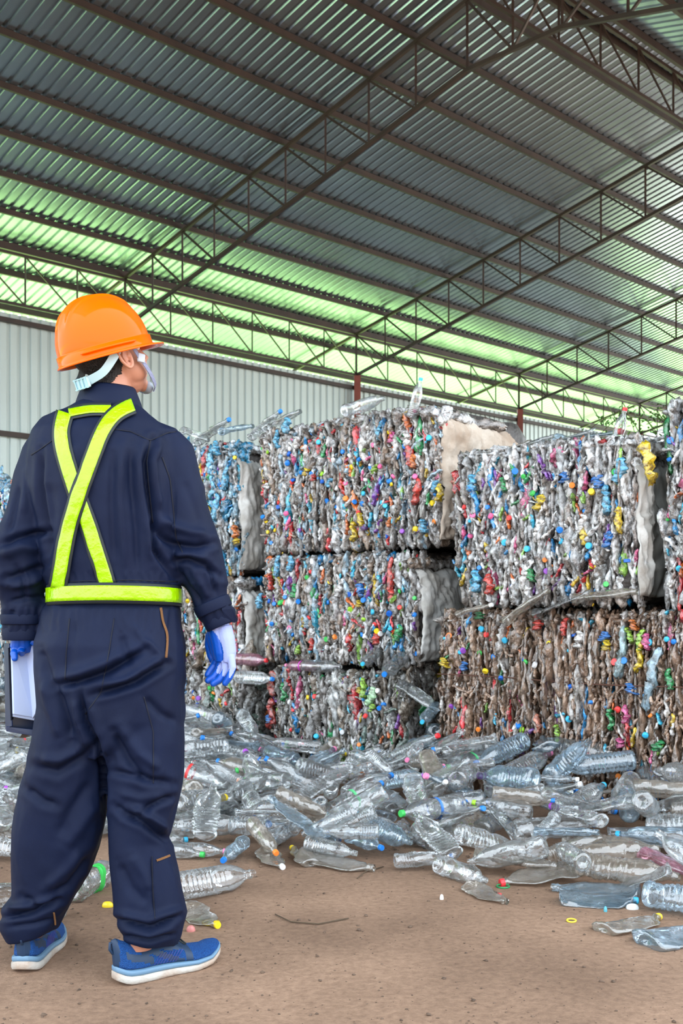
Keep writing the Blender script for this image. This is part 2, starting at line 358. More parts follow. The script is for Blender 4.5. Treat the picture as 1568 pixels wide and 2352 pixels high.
_, cb = cap_geo(); cbm = bmesh.new(); tmpm = cb.mesh('bottle_cap'); cbm.from_mesh(tmpm); bmesh.ops.triangulate(cbm, faces=cbm.faces[:]); cbm.to_mesh(tmpm); cbm.free()
CAPV = np.array([v.co[:] for v in tmpm.vertices]); CAPF = np.array([p.vertices[:] for p in tmpm.polygons])
CAPM = tmpm; white(CAPM); CAPM.materials.append(M['capplastic']); smooth(CAPM, False)
CAPC = [(.02, .22, .72), (.01, .12, .55), (.05, .5, .8), (.75, .75, .75), (.85, .06, .06), (.85, .62, .02), (.9, .25, .04), (.06, .5, .1), (.35, .7, .05), (.85, .15, .35), (.3, .08, .5)]
def palette(kind):
    base = {'grey': [((.50, .50, .50), 10), ((.37, .36, .35), 8), ((.74, .77, .80), 5), ((.25, .215, .19), 6), ((.36, .28, .22), 6), ((.36, .52, .64), 3)],
            'brown': [((.34, .225, .155), 12), ((.25, .16, .11), 9), ((.42, .30, .22), 7), ((.22, .16, .12), 4), ((.52, .50, .48), 4)],
            'dark': [((.34, .34, .32), 8), ((.22, .21, .20), 7), ((.50, .52, .52), 5), ((.30, .25, .2), 6), ((.2, .28, .24), 2)],
            'blue': [((.35, .58, .74), 7), ((.06, .38, .68), 4), ((.62, .68, .72), 7), ((.4, .42, .44), 5), ((.2, .5, .75), 3)],
            'clear': [((.62, .64, .66), 12), ((.48, .50, .51), 9), ((.75, .78, .80), 6), ((.33, .31, .30), 6), ((.4, .36, .33), 4)]}[kind]
    br = [((.02, .3, .7), 2.2), ((.05, .5, .75), 2.0), ((.75, .05, .06), 1.8), ((.8, .55, .03), .8), ((.85, .2, .04), .8), ((.05, .42, .15), .9), ((.8, .15, .35), .9), ((.25, .08, .45), .25), ((.85, .85, .85), 1.2), ((.3, .6, .1), .3)]
    al = base+[(c, w_*{'grey': .5, 'blue': .5, 'clear': .32}.get(kind, .17)) for c, w_ in br]
    c = np.array([a[0] for a in al]); p = np.array([a[1] for a in al], float); return c, p/p.sum()
def rotm(ax, an):
    return np.array(Matrix.Rotation(an, 3, ax))
def accent(e, items):
    for (px, py, col_, L, s_) in items:
        dr = Vector(((px-784)/F, 1, (HZ-py)/F)); t = (e.location-Vector((0, 0, 1))).dot(NU)/dr.dot(NU); p = Vector((0, 0, 1))+dr*t-NU*.012-e.location
        ob = bpy.data.objects.new('crushed_bottle', CVM[(px*7+py) % 16]); COL.objects.link(ob); ob.parent = e; ob.color = (*col_, 1)
        ob.matrix_local = Matrix.Translation((p.dot(EU), p.dot(NU), p.z)) @ Matrix.Rotation(((px*13) % 7-3)*.07, 4, 'Y') @ Matrix.Diagonal((s_, .7, L/.21, 1))
ye, rd, bl, sk_, gr, li, og, pk, pu, wh = (.85, .62, .02), (.75, .06, .04), (.02, .22, .72), (.12, .5, .82), (.03, .4, .12), (.4, .75, .08), (.9, .25, .04), (.85, .15, .4), (.22, .06, .5), (.85, .85, .85)
def bale(label, u0, u1, n0, dep, z0, z1, pal, seed, ncap=55, side=None, top=True, tilt=(0, 0), detail=1.0, wires=(), bright=1.0, group=None, nind=60, long=1.0):
    r_ = np.random.default_rng(seed); wd = u1-u0; ht = z1-z0
    o = A0+EU*u0+NU*n0+Vector((0, 0, z0)); e = tag(empty('plastic_bale', o), label, 'bale', group)
    yaw = math.atan2(EU.y, EU.x); e.rotation_euler = (0, tilt[0], yaw)
    pc, pp = palette(pal)
    # core
    bm = bmesh.new(); bmesh.ops.create_cube(bm, size=1); bmesh.ops.subdivide_edges(bm, edges=bm.edges[:], cuts=9, use_grid_fill=True)
    for v in bm.verts:
        p = v.co.copy(); q = Vector((p.x*wd, p.y*dep, p.z*ht)); s = Vector([max(0, abs(c)-.40)/.1 for c in p]); k = (s.x*s.y+s.y*s.z+s.x*s.z)*.03
        q = q*(1-k); n_ = noise.noise_vector(q*7+Vector((seed, 0, 0)))*.02
        v.co = Vector((q.x*.965, q.y*.95, q.z*1.02))+n_+Vector((wd/2, dep/2+.03, ht/2))
    me = bpy.data.meshes.new('bale_core'); bm.to_mesh(me); bm.free(); smooth(me); link('bale_core', me, M['core'], e)
    P = []  # variant, 3x3, pos, colour, size
    def edge(xf, zf): return .05*(abs(2*xf-1)**7)+.07*(abs(2*zf-1)**6)
    x = .0
    stepx = .023/detail
    band = r_.uniform(0, 6.3, 4)
    while x < wd:
        z = -r_.uniform(0, .02)
        tone = 1+.18*math.sin(x*9+band[0])
        while z < ht:
            L = r_.uniform(.11, .27)/detail**.5*long; zc = z+L/2
            if z+L > ht:
                if ht-z < .05: break
                L = ht-z; zc = z+L/2
            xf = min(max(x/wd, 0), 1); zf = min(max(zc/ht, 0), 1)
            sx = r_.uniform(.75, 1.5)/detail**.6; R = rotm('Y', r_.normal(0, .10/long)) @ rotm('X', r_.normal(0, .10)) @ rotm('Z', r_.normal(0, .28))
            if r_.random() < .5: R = R @ rotm('X', PI)
            S = np.diag([sx, r_.uniform(.8, 1.2), L/.21*1.12]); bul = .02*math.sin(x*6+band[1])*math.cos(z*7+band[2])
            P.append((r_.integers(16), R @ S, (x+r_.normal(0, .006), .026+edge(xf, zf)+bul+r_.normal(0, .010), zc+r_.normal(0, .006)), pc[r_.choice(len(pc), p=pp)]*tone*bright*r_.uniform(.75, 1.2), L*sx)); z += L*.93
        x += stepx*r_.uniform(.8, 1.25)
    if side == 'plastic':
        y = .05
        while y < dep:
            z = 0
            while z < ht:
                L = r_.uniform(.14, .27)
                P.append((r_.integers(16), rotm('X', r_.normal(0, .3)) @ rotm('Z', r_.normal(0, .25)) @ np.diag([1.3, 1.3, L/.21*1.1]), (wd-.02+r_.normal(0, .008), y, z+L/2), pc[r_.choice(len(pc), p=pp)]*bright, L)); z += L*.85
            y += .05
    if top:
        xx = .01
        while xx < wd:
            yy = .0
            while yy < dep*.5:
                L = r_.uniform(.14, .26)
                P.append((r_.integers(16), rotm('Z', r_.normal(0, .25)) @ rotm('X', PI/2+r_.normal(0, .1)) @ np.diag([1.2, .8, L/.21*1.1]), (xx, yy+L/2, ht-.028+r_.normal(0, .010)-.03*(abs(2*xx/wd-1)**6)), pc[r_.choice(len(pc), p=pp)]*bright, L)); yy += L*.9
            xx += .032
    nb = len(pc)-10
    for i in range(int(330*wd*ht)):
        s_ = r_.uniform(.22, .5); xf = r_.random(); zf = r_.random(); col_ = pc[nb+r_.integers(10)] if r_.random() < (.16 if pal in ('brown', 'dark') else .30) else pc[r_.choice(len(pc), p=pp)]*1.25
        P.append((r_.integers(16), rotm('Y', r_.normal(0, .5)) @ rotm('X', r_.normal(0, .3)) @ np.diag([s_*1.6, s_, s_]), (xf*wd, -.004+edge(xf, zf)+r_.normal(0, .007), .02+zf*(ht-.04)), col_, 0))
    # ragged bottles poking out along the lower and upper edges
    P.sort(key=lambda q: -q[4]*(1.3 if q[2][1] < .04 else 1))
    for q in P[:nind]:
        ob = bpy.data.objects.new('crushed_bottle', CVM[q[0]]); COL.objects.link(ob); ob.parent = e
        ob.matrix_local = Matrix.Translation(Vector(q[2])+Vector((0, -.006, 0))) @ Matrix([list(map(float, r)) for r in q[1]]).to_4x4(); ob.color = (*[float(c) for c in np.clip(q[3], 0, 1)], 1)
    VV, FF, CC, off = [], [], [], 0
    for q in P[nind:]:
        v, f = CV[q[0]]; VV.append(v @ q[1].T+np.array(q[2])); FF.append(f+off); off += len(v); CC.append(np.tile([*np.clip(q[3], 0, 1), 1.], (len(v), 1)))
    tag(link('pressed_bottles', mesh_np('pressed_bottles', np.vstack(VV), np.vstack(FF), False, np.vstack(CC)), M['crush'], e), kind='stuff')
    VV, FF, CC, off = [], [], [], 0
    for i in range(int(ncap*wd*.62)):
        R = Matrix.Rotation(PI/2+r_.normal(0, .5), 3, 'X'); R = Matrix.Rotation(r_.normal(0, .6), 3, 'Z') @ R
        s = r_.uniform(.8, 1.15); zf = r_.random(); xf = r_.random(); p = Vector((xf*wd, -.012+edge(xf, zf)+r_.normal(0, .006), .02+zf*(ht-.04)))
        c = CAPC[r_.choice(11, p=np.array([.2, .12, .12, .13, .1, .1, .06, .06, .05, .04, .02]))]
        if i < 45:
            ob = bpy.data.objects.new('bottle_cap', CAPM); COL.objects.link(ob); ob.parent = e; ob.matrix_local = Matrix.Translation(p) @ (R*s).to_4x4(); ob.color = (*c, 1)
        else:
            VV.append(CAPV @ np.array(R*s).T+np.array(p)); FF.append(CAPF+off); off += len(CAPV); CC.append(np.tile([*c, 1.], (len(CAPV), 1)))
    if VV: tag(link('pressed_caps', mesh_np('pressed_caps', np.vstack(VV), np.vstack(FF), False, np.vstack(CC)), M['capplastic'], e), kind='stuff')
    for zz in wires:
        b = MB(); pts = [(x_, -.02+.006*math.sin(x_*17)+.03*(abs(2*x_/wd-1)**7), zz+.005*math.sin(x_*5)) for x_ in np.linspace(0, wd, 24)]+[(wd+.03, .06, zz), (wd+.02, dep, zz)]
        b.tube(pts, .0032, 6); b.build('baling_wire', M['wire'], e, True)
    def sheet(name, m, y0, y1, za, zb, bul, sd):
        nu, nv = 46, 40; V = []
        for j in range(nv):
            for i in range(nu):
                f = i/(nu-1); g = j/(nv-1); y = y0+(y1-y0)*f; z = za+(zb-za)*g; k = math.sin(PI*f)**.5
                over = max(0, g-.8)/.2; xo = wd+.012+bul*k*math.sin(PI*min(1, g*1.05))**.6-over**1.5*.16
                zz = z-over**2*.02+.0
                n_ = noise.noise(Vector((y*7+sd, z*5, 1)))*.03+(.5-abs(noise.noise(Vector((y*24+z*5, z*7, sd)))))*.034+(.5-abs(noise.noise(Vector((y*11-z*9, z*13, sd+3)))))*.03-.03
                V.append((xo+n_, y, zz+n_*.3))
        b = MB(); b.v = V; b.f = [(j*nu+i, j*nu+i+1, (j+1)*nu+i+1, (j+1)*nu+i) for j in range(nv-1) for i in range(nu-1)]
        ob = b.build(name, m, e, True); sd_ = ob.modifiers.new('t', 'SOLIDIFY'); sd_.thickness = .006; sd_.offset = -1
    if side == 'burlap': sheet('burlap_wrap', M['burlap'], .05, .42, .03, ht+.03, .06, 1); sheet('burlap_wrap', M['burlap'], .40, .78, .06, ht+.02, .09, 7); sheet('burlap_wrap', M['burlap'], .75, dep, .05, ht-.03, .05, 13)
    if side == 'tarp': sheet('plastic_wrap', M['tarp'], .05, .45, .02, ht-.01, .05, 3); sheet('plastic_wrap', M['tarp'], .42, dep, .02, ht-.04, .05, 9)
    if side == 'carton': sheet('grey_wrap', M['carton'], .12, dep, .03, ht-.04, .03, 5); sheet('plastic_wrap', M['tarp'], .03, .16, .03, ht-.05, .04, 5)
    return e
# centre stack
B1 = bale('dark bottom bale of the three in the middle stack, partly behind the loose bottles', .12, 1.20, 0, .95, 0, .60, 'dark', 1, 40, 'plastic')
B2 = bale('middle bale of the three in the centre stack, multicoloured, plastic film over its end', .03, 1.27, 0, .95, .655, 1.285, 'grey', 2, 70, 'tarp', detail=1.2)
B3 = bale('tall multicoloured top bale of the centre stack with burlap wrapped right end', 0, 1.42, 0, .98, 1.325, 2.09, 'grey', 3, 90, 'burlap', detail=1.3)
# right stack
B4 = bale('wide brown dusty bale on the ground at the right with a rusty wire round it', 1.50, 3.02, -.10, .95, 0, .955, 'brown', 4, 60, 'plastic', detail=1.55, wires=(.62, .24), nind=90, long=1.5)
B5 = bale('clear bottle bale on top of the brown bale, grey sheet on its right end', 1.62, 2.66, -.12, .95, 1.005, 1.79, 'clear', 5, 60, 'carton', detail=1.15)
bale('bale cut off by the right picture edge, top row, beside the grey sheeted bale', 2.775, 3.95, -.08, .95, 1.0, 1.93, 'clear', 6, 50, 'plastic')
bale('dark bale at the right picture edge, bottom row, next to the wide brown bale', 3.08, 4.1, -.08, .95, 0, .955, 'dark', 7, 40)
# left stacks
B8 = bale('blue tinted top bale beside the worker\'s right elbow with pale film on its end', -1.30, -.20, -.02, .9, 1.20, 2.05, 'blue', 8, 50, 'tarp')
B9 = bale('middle bale beside the worker\'s right cuff with a grey white wrapped end', -1.35, -.18, 0, .9, .58, 1.17, 'grey', 9, 60, 'tarp')
bale('dark low bale behind the worker\'s right glove, bottom of its stack', -1.32, -.12, 0, .9, 0, .55, 'dark', 10, 50, 'plastic')
for k, (a, b_) in enumerate(((-2.5, -1.42), (-3.7, -2.6), (-4.95, -3.8))):
    pos = ('hidden mostly behind the worker\'s back', 'seen left of the worker', 'farthest left at the picture edge')[k]
    for j, (za, zb, pl, nm) in enumerate(((0, .62, 'dark', 'bottom'), (.64, 1.28, 'grey', 'middle'), (1.31, 2.02, 'blue', 'top'))):
        bale(f'{nm} bale in the bale stack {pos}', a, b_, .02, .9, za, zb, pl, 20+k*3+j, 45, 'plastic', nind=30)
bale('added bale behind the brown bale, hardly seen, blocks light through the gap', 1.55, 3.0, .98, .9, 0, 1.62, 'dark', 40, 5, nind=0, group='added bales blocking light behind the stacks')  # added behind the right stack to stop light leaking between its rows
bale('added bale behind the centre stack, hardly seen, blocks light through its gaps', .05, 1.4, 1.02, .9, 0, 1.7, 'dark', 41, 5, nind=0, group='added bales blocking light behind the stacks')  # likewise added, keeps light out of the centre stack's gaps
# white jumbo bag lump and the lone crushed bottles on top are made with the bottles below

accent(B3, [(943, 1035, rd, .19, 1.7), (938, 1008, wh, .10, 1.8), (950, 1060, og, .08, 1.5), (815, 1222, ye, .12, 1.5), (832, 1195, ye, .09, 1.2), (869, 1130, pu, .17, 1.0), (660, 978, sk_, .10, 2.2), (1012, 1132, ye, .10, 1.4), (1002, 1118, sk_, .07, 1.5), (708, 1082, ye, .07, 1.6), (684, 1018, wh, .08, 1.8), (790, 1112, rd, .14, 1.1), (904, 1006, pk, .07, 1.3), (876, 990, sk_, .11, 1.5), (760, 1110, sk_, .06, 1.8), (724, 1098, rd, .05, 1.4), (865, 1078, li, .06, 1.4), (975, 1210, sk_, .08, 2), (960, 1130, rd, .15, 1.5), (640, 1010, sk_, .12, 1.3), (898, 1200, og, .06, 1.2), (840, 1212, pu, .04, 1.6)])
accent(B2, [(900, 1320, rd, .20, 1.3), (903, 1365, rd, .09, 1.8), (831, 1358, bl, .09, 1.9), (829, 1387, ye, .045, 1.7), (680, 1358, gr, .09, 1.8), (918, 1455, gr, .10, 1.5), (866, 1468, rd, .07, 1.4), (703, 1430, ye, .07, 1.3), (688, 1492, li, .06, 1.2), (722, 1370, gr, .12, .9), (640, 1300, sk_, .14, 1.4), (670, 1295, sk_, .10, 1.6), (785, 1350, wh, .12, 1.6), (625, 1340, rd, .10, 1.1), (720, 1480, rd, .08, 1.2), (600, 1380, sk_, .10, 1.5)])
accent(B1, [(628, 1570, (.45, .07, .05), .16, 2.4), (625, 1640, (.45, .06, .05), .20, 2.4), (622, 1650, bl, .06, 2.2), (655, 1590, gr, .12, 1.3), (838, 1580, li, .12, 1.3), (855, 1600, (.5, .85, .5), .12, 2), (831, 1586, ye, .045, 1.7), (858, 1626, li, .05, 1.5), (660, 1720, gr, .12, 1.4)])
accent(B5, [(1490, 1065, ye, .20, 2.2), (1425, 1082, sk_, .12, 2.2), (1376, 1108, bl, .07, 2.2), (1243, 1155, ye, .08, 2), (1424, 1195, ye, .13, 1.2), (1344, 1228, ye, .11, 1.2), (1340, 1205, wh, .1, 1.4), (1212, 1320, wh, .16, 2), (1223, 1322, gr, .07, 1.6), (1097, 1335, sk_, .12, 2), (1126, 1342, rd, .11, 1.7), (1088, 1110, sk_, .09, 2), (1400, 1240, bl, .08, 1.8), (1240, 1220, wh, .12, 1.4), (1217, 1355, wh, .12, 1.3), (1395, 1150, sk_, .14, 2), (1298, 1098, bl, .06, 1.5), (1160, 1115, gr, .08, 1.3)])
accent(B4, [(1238, 1435, rd, .05, 1.8), (1389, 1462, bl, .05, 1.8), (1396, 1482, ye, .055, 1.6), (1457, 1436, og, .05, 1.8), (1471, 1510, ye, .15, 1.3), (1474, 1470, li, .10, 1.2), (1449, 1460, li, .08, 1.2), (1487, 1474, pk, .08, 1.3), (1104, 1414, gr, .04, 2), (1024, 1522, ye, .05, 2), (1068, 1530, bl, .05, 1.5), (1452, 1582, bl, .05, 2), (1283, 1678, li, .06, 1.4), (1238, 1662, (.8, .3, .2), .10, 1.2), (1440, 1640, pk, .09, 1.1), (1405, 1652, gr, .11, 1.2), (1428, 1706, pk, .05, 1.5), (1515, 1712, gr, .05, 1.8), (1332, 1470, wh, .09, 1.8), (1300, 1440, rd, .09, 1.2), (1540, 1560, gr, .10, 1.2), (1500, 1560, (.3, .45, .55), .3, 2), (1430, 1500, (.3, .45, .5), .25, 1.6)])
accent(B8, [(488, 1060, sk_, .18, 2), (492, 1115, sk_, .2, 1.8), (520, 1100, sk_, .16, 1.6), (500, 1165, sk_, .18, 1.7), (466, 1130, rd, .12, 1.3), (543, 1222, og, .09, 1.5), (546, 1244, ye, .045, 1.8), (503, 1272, ye, .12, 1.3), (500, 1030, sk_, .1, 2.2)])
def print_on(e, txt, px, py, size, rot, m):
    cu = bpy.data.curves.new('printed_letters', 'FONT'); cu.body = txt; cu.size = size; cu.extrude = .0008; cu.align_x = 'CENTER'; cu.align_y = 'CENTER'
    t = bpy.data.objects.new('t', cu); COL.objects.link(t); dg = bpy.context.evaluated_depsgraph_get(); me = bpy.data.meshes.new_from_object(t.evaluated_get(dg)); bpy.data.objects.remove(t)
    return me

for tx, zz in (('8', .40), ('0', .33), ('8', .21), ('0', .14)):
    me = print_on(B9, tx, 0, 0, .055, 0, None); o = link('printed_letter', me, mat('red_print', (.5, .06, .08), .7) if 'red_print' not in bpy.data.materials else bpy.data.materials['red_print'], B9)
    o.matrix_local = Matrix.Translation((1.17+.085, .20, zz)) @ Matrix.Rotation(PI/2, 4, 'Z') @ Matrix.Rotation(PI/2, 4, 'X') @ Matrix.Rotation(PI/2, 4, 'Z')
# ---------------- loose bottles
def bottle_prof(kind):
    # (z fraction, r fraction) from base to neck
    P = []
    if kind == 0:    # ribbed litre bottle
        P = [(0, .62), (.012, .86), (.035, .98), (.06, 1.)]
        for i in range(9): z = .09+i*.055; P += [(z, 1.), (z+.018, .90), (z+.036, 1.)]
        P += [(.62, 1.), (.70, .93), (.78, .74), (.85, .50), (.895, .34), (.93, .31), (.95, .37), (.955, .31), (1., .31)]
    elif kind == 1:  # waisted soda bottle
        P = [(0, .6), (.015, .88), (.05, 1.), (.16, .98), (.24, .92), (.30, .94), (.38, .99), (.58, 1.), (.66, .98), (.74, .86), (.82, .62), (.88, .40), (.91, .31), (.93, .37), (.937, .31), (1., .31)]
    elif kind == 2:  # smooth round-shouldered water bottle
        P = [(0, .7), (.012, .93), (.04, 1.), (.2, 1.), (.21, .965), (.235, .965), (.245, 1.), (.42, 1.), (.43, .965), (.455, .965), (.465, 1.), (.66, 1.), (.74, .97), (.80, .86), (.85, .66), (.885, .42), (.91, .33), (.93, .39), (.937, .33), (1., .33)]
    else:            # small ribbed
        P = [(0, .68), (.02, .95), (.05, 1.)]
        for i in range(6): z = .1+i*.045; P += [(z, 1.), (z+.015, .89), (z+.03, 1.)]
        P += [(.40, .95), (.55, .95), (.58, 1.), (.66, .98), (.75, .8), (.84, .5), (.89, .36), (.92, .36), (.935, .42), (.945, .36), (1., .36)]
    return P
def bottle_variant(kind, L, R, mode, seed):
    r_ = np.random.default_rng(seed); n = 20; P = bottle_prof(kind); out = []; ph = r_.uniform(0, 6.3, 10)
    P = [(0, .02), (.02, .3)] + P
    for (z, r) in P:
        th = np.arange(n)*2*PI/n; rr = np.full(n, r*R)
        if z < .03 and r > .55: rr = rr*(1-.07*(np.cos(5*th) > .2))
        x = rr*np.cos(th); y = rr*np.sin(th); zz = np.full(n, z*L)
        if z < .025 and r <= .3: zz = np.full(n, .012*L+.01*(1 if r < .1 else .4))
        if mode:
            body = np.clip(min(z/.08, (.93-z)/.15), 0, 1)
            dn = np.array([noise.noise(Vector((math.cos(t)*1.6+ph[0], math.sin(t)*1.6+ph[1], z*L*22))) for t in th])
            k = 1+dn*(.22 if mode == 1 else .30)*body; x *= k; y *= k
            fl = {1: .86, 2: .45, 3: .20}[mode]; b_ = body**.5
            s = 1-(1-fl)*b_; y = y*s; x = x*(1+(1-fl)*.38*b_)
            by = {1: .03, 2: .10, 3: .06}[mode]*R*4*math.sin(z*PI+ph[2])*.35; y = y+by; x = x+.05*R*4*math.sin(z*4+ph[3])*(mode > 1)
            if mode == 3: x = x*(1+.3*(1-z))
        out.append(np.stack([x, y, zz], 1))
    V = np.vstack(out); m_ = len(P); Fc = [(i*n+j, i*n+(j+1) % n, (i+1)*n+(j+1) % n, (i+1)*n+j) for i in range(m_-1) for j in range(n)]
    V[:, 2] -= L/2
    return V, np.array(Fc)
BV = {}
def getv(kind, L, R, mode, seed):
    key = (kind, L, R, mode, seed)
    if key not in BV:
        V, f = bottle_variant(*key); yo = V[-20:, 1].mean(); xo = V[-20:, 0].mean()
        BV[key] = [V, f, mesh_np('bottle_body', V, f), (xo, yo), {}]
    return BV[key]
SPEC = []
for kind, L, R in ((0, .32, .043), (1, .30, .043), (2, .25, .034), (3, .22, .031), (0, .36, .048), (2, .33, .044)):
    for mode, sd in ((0, 1), (1, 2), (1, 3), (2, 4), (3, 5)): SPEC.append((kind, L, R, mode, sd))
capL = MB(); capL.lathe([(.0140, 0), (.0155, .001), (.0155, .014), (.0140, .017), (.004, .0172)], 16); CAPL = white(capL.mesh('bottle_cap')); CAPL.materials.append(M['capplastic'])
lab_cache = {}
def put_bottle(spec, Mx, m, capc, label, group, labc=None):
    V, f, me, (xo, yo), mm = getv(*spec); L, R = spec[1], spec[2]
    if m not in mm:
        c = me if not mm else me.copy(); c.materials.clear(); c.materials.append(M[m]); mm[m] = c
    e = empty('plastic_bottle'); e.matrix_world = Mx; tag(e, label, 'bottle', group)
    b = bpy.data.objects.new('bottle_body', mm[m]); COL.objects.link(b); b.parent = e
    if capc is not None:
        c = bpy.data.objects.new('bottle_cap', CAPL); COL.objects.link(c); c.parent = e; s = max(.8, R*.34/.0145); c.color = (*capc, 1)
        c.matrix_local = Matrix.Translation((xo, yo, L/2-.012)) @ Matrix.Diagonal((s*.93, s*.93, 1, 1))
    if labc is not None:
        lb = MB(); VV = V.reshape(-1, 20, 3); z0, z1 = .34*L-L/2, .50*L-L/2
        rings = [q for q in VV if z0 <= q[:, 2].mean() <= z1]
        if len(rings) >= 2:
            for q in rings:
                c_ = q.mean(0); lb.v += [tuple(c_+(p-c_)*1.03) for p in q]
            lb.f = [(i*20+j, i*20+(j+1) % 20, (i+1)*20+(j+1) % 20, (i+1)*20+j) for i in range(len(rings)-1) for j in range(20)]
            o = link('bottle_label', white(lb.mesh('bottle_label', True)), M['capplastic'], e); o.color = (*labc, 1)
    return e
def frame(c, d, roll=0):
    d = Vector(d).normalized(); x = d.cross(Vector((0, 0, 1))); x = x.normalized() if x.length > .05 else Vector((1, 0, 0)); y = d.cross(x)
    if y.z < 0: x, y = -x, -y
    R = Matrix((x, y, d)).transposed()
    return Matrix.Translation(c) @ R.to_4x4() @ Matrix.Rotation(roll, 4, 'Z')
# the height of the heap over the floor plan
FR = [(-400, 1990), (0, 1995), (300, 1980), (420, 1962), (520, 1982), (700, 1985), (900, 2002), (1100, 2025), (1250, 2045), (1400, 2075), (1568, 2115), (2000, 2160)]
def front_z(px): return F/(np.interp(px, [a for a, b in FR], [b for a, b in FR])-HZ)
HB = [(-400, .30), (0, .26), (330, .20), (480, .20), (600, .08), (700, .02), (860, .06), (960, .22), (1050, .27), (1250, .27), (1450, .24), (1568, .22), (2000, .22)]
def heap(X, Y):
    px = 784+F*X/Y; zf = front_z(px)
    n_ = (Vector((X, Y, 0))-A0).dot(NU)      # distance in front of the bale line is -n_
    d = Y-zf; db = -n_-.02
    if d < 0 or db < -.12: return 0
    hb = np.interp(px, [a for a, b in HB], [b for a, b in HB])
    f = d/(d+max(db, 0)/.74+1e-6); v = min(1, f); return hb*v**1.3+min(d, .25)*.10
GX0, GX1, GY0, GY1, GS = -3.6, 2.6, 3.2, 8.8, .02
gx = np.arange(GX0, GX1, GS); gy = np.arange(GY0, GY1, GS); HT = np.array([[heap(x, y) for x in gx] for y in gy]); HM = np.maximum(HT-.05, 0); BL = np.zeros_like(HM, bool)
def sample(A, X, Y):
    i = np.clip(((Y-GY0)/GS).astype(int), 0, A.shape[0]-1); j = np.clip(((X-GX0)/GS).astype(int), 0, A.shape[1]-1); return A[i, j]
def drop(x, y, yaw, L, R, upd=True, rest=None):
    # rest a capsule on the height field: find end heights
    t = np.linspace(-L/2, L/2, 9); dx, dy = math.cos(yaw), math.sin(yaw); req = []
    for tt in t:
        best = 0
        for o_ in (-R*.6, 0, R*.6):
            hx = x+dx*tt-dy*o_; hy = y+dy*tt+dx*o_; best = max(best, float(sample(HM, np.array([hx]), np.array([hy]))[0])+math.sqrt(R*R-o_*o_))
        req.append(best)
    req = np.array(req); A = np.stack([np.ones(9), t], 1); bestc = None
    for sl in np.linspace(-.6, .6, 13):
        c = np.max(req-sl*t); k = c+rb.uniform(0, .035)
        if bestc is None or k < bestc[0]: bestc = (k, c, sl)
    return bestc[1], bestc[2]
def stamp(x, y, z, yaw, sl, L, R, sink=.0, block=False):
    dx, dy = math.cos(yaw), math.sin(yaw); ext = L/2+R
    j0, j1 = int((x-ext-GX0)/GS), int((x+ext-GX0)/GS)+1; i0, i1 = int((y-ext-GY0)/GS), int((y+ext-GY0)/GS)+1
    j0, i0 = max(j0, 0), max(i0, 0); XX, YY = np.meshgrid(gx[j0:j1], gy[i0:i1])
    a = (XX-x)*dx+(YY-y)*dy; o_ = -(XX-x)*dy+(YY-y)*dx; ins = (abs(a) < L/2) & (abs(o_) < R)
    top = z+sl*a+np.sqrt(np.maximum(R*R-o_*o_, 0))-sink
    HM[i0:i1, j0:j1] = np.where(ins, np.maximum(HM[i0:i1, j0:j1], top), HM[i0:i1, j0:j1])
    if block: BL[i0:i1, j0:j1] |= ins
rb = random.Random(3)
CAPN = [('blue', (.02, .22, .72)), ('cyan', (.05, .5, .8)), ('white', (.75, .75, .75)), ('red', (.8, .04, .05)), ('yellow', (.85, .62, .02)), ('green', (.05, .5, .1)), ('lime green', (.4, .8, .05)), ('pink', (.85, .25, .45)), ('orange', (.9, .25, .04)), ('purple', (.4, .08, .6))]
MODE = {0: 'intact', 1: 'dented', 2: 'half flattened', 3: 'flattened'}
USED = {}
def zone(px):
    for a, s in ((60, 'far left'), (300, 'behind worker\'s legs'), (480, 'right of worker\'s legs'), (620, 'below right glove'), (760, 'below middle stack'), (900, 'right of middle stack'), (1030, 'below stack gap'), (1180, 'below brown bale\'s left'), (1320, 'below brown bale\'s middle'), (1450, 'below brown bale\'s right')):
        if px < a: return s
    return 'far right'
def mklabel(spec, m, cap, px, py, yaw, v):
    tint = {'pet': 'clear', 'petblue': 'bluish clear', 'petdirt': 'dusty beige', 'petgreen': 'green', 'petpink': 'pink'}[m]
    kind = ('ribbed', 'waisted', 'smooth', 'small')[spec[0]]
    size = 'big ' if spec[1] > .325 else ''
    row = 'heap front' if v < .15 else 'low heap' if v < .4 else 'mid heap' if v < .7 else 'heap top'
    c = f'{cap} cap' if cap else 'no cap'
    return f'{size}{tint} {MODE[spec[3]]} {kind} bottle, {c}, {row} {zone(px)}'
FINAL = []
def reg(spec, Mx, m, cap, capc, px, py, yaw, v, label=None, labc=None):
    FINAL.append([spec, Mx, m, cap, capc, px, py, yaw, v, label, labc])
def ground_hit(px, py, off):
    d = Vector(((px-784)/F, 1, (HZ-py)/F)); 
    for Y in np.arange(2.6, 9, .01):
        p = Vector((0, 0, 1))+d*Y; h = heap(p.x, p.y) if p.y > 3.2 else 0
        if p.z <= h+off: return Vector((p.x, p.y, h+off))
    return Vector((0, 0, 1))+d*6
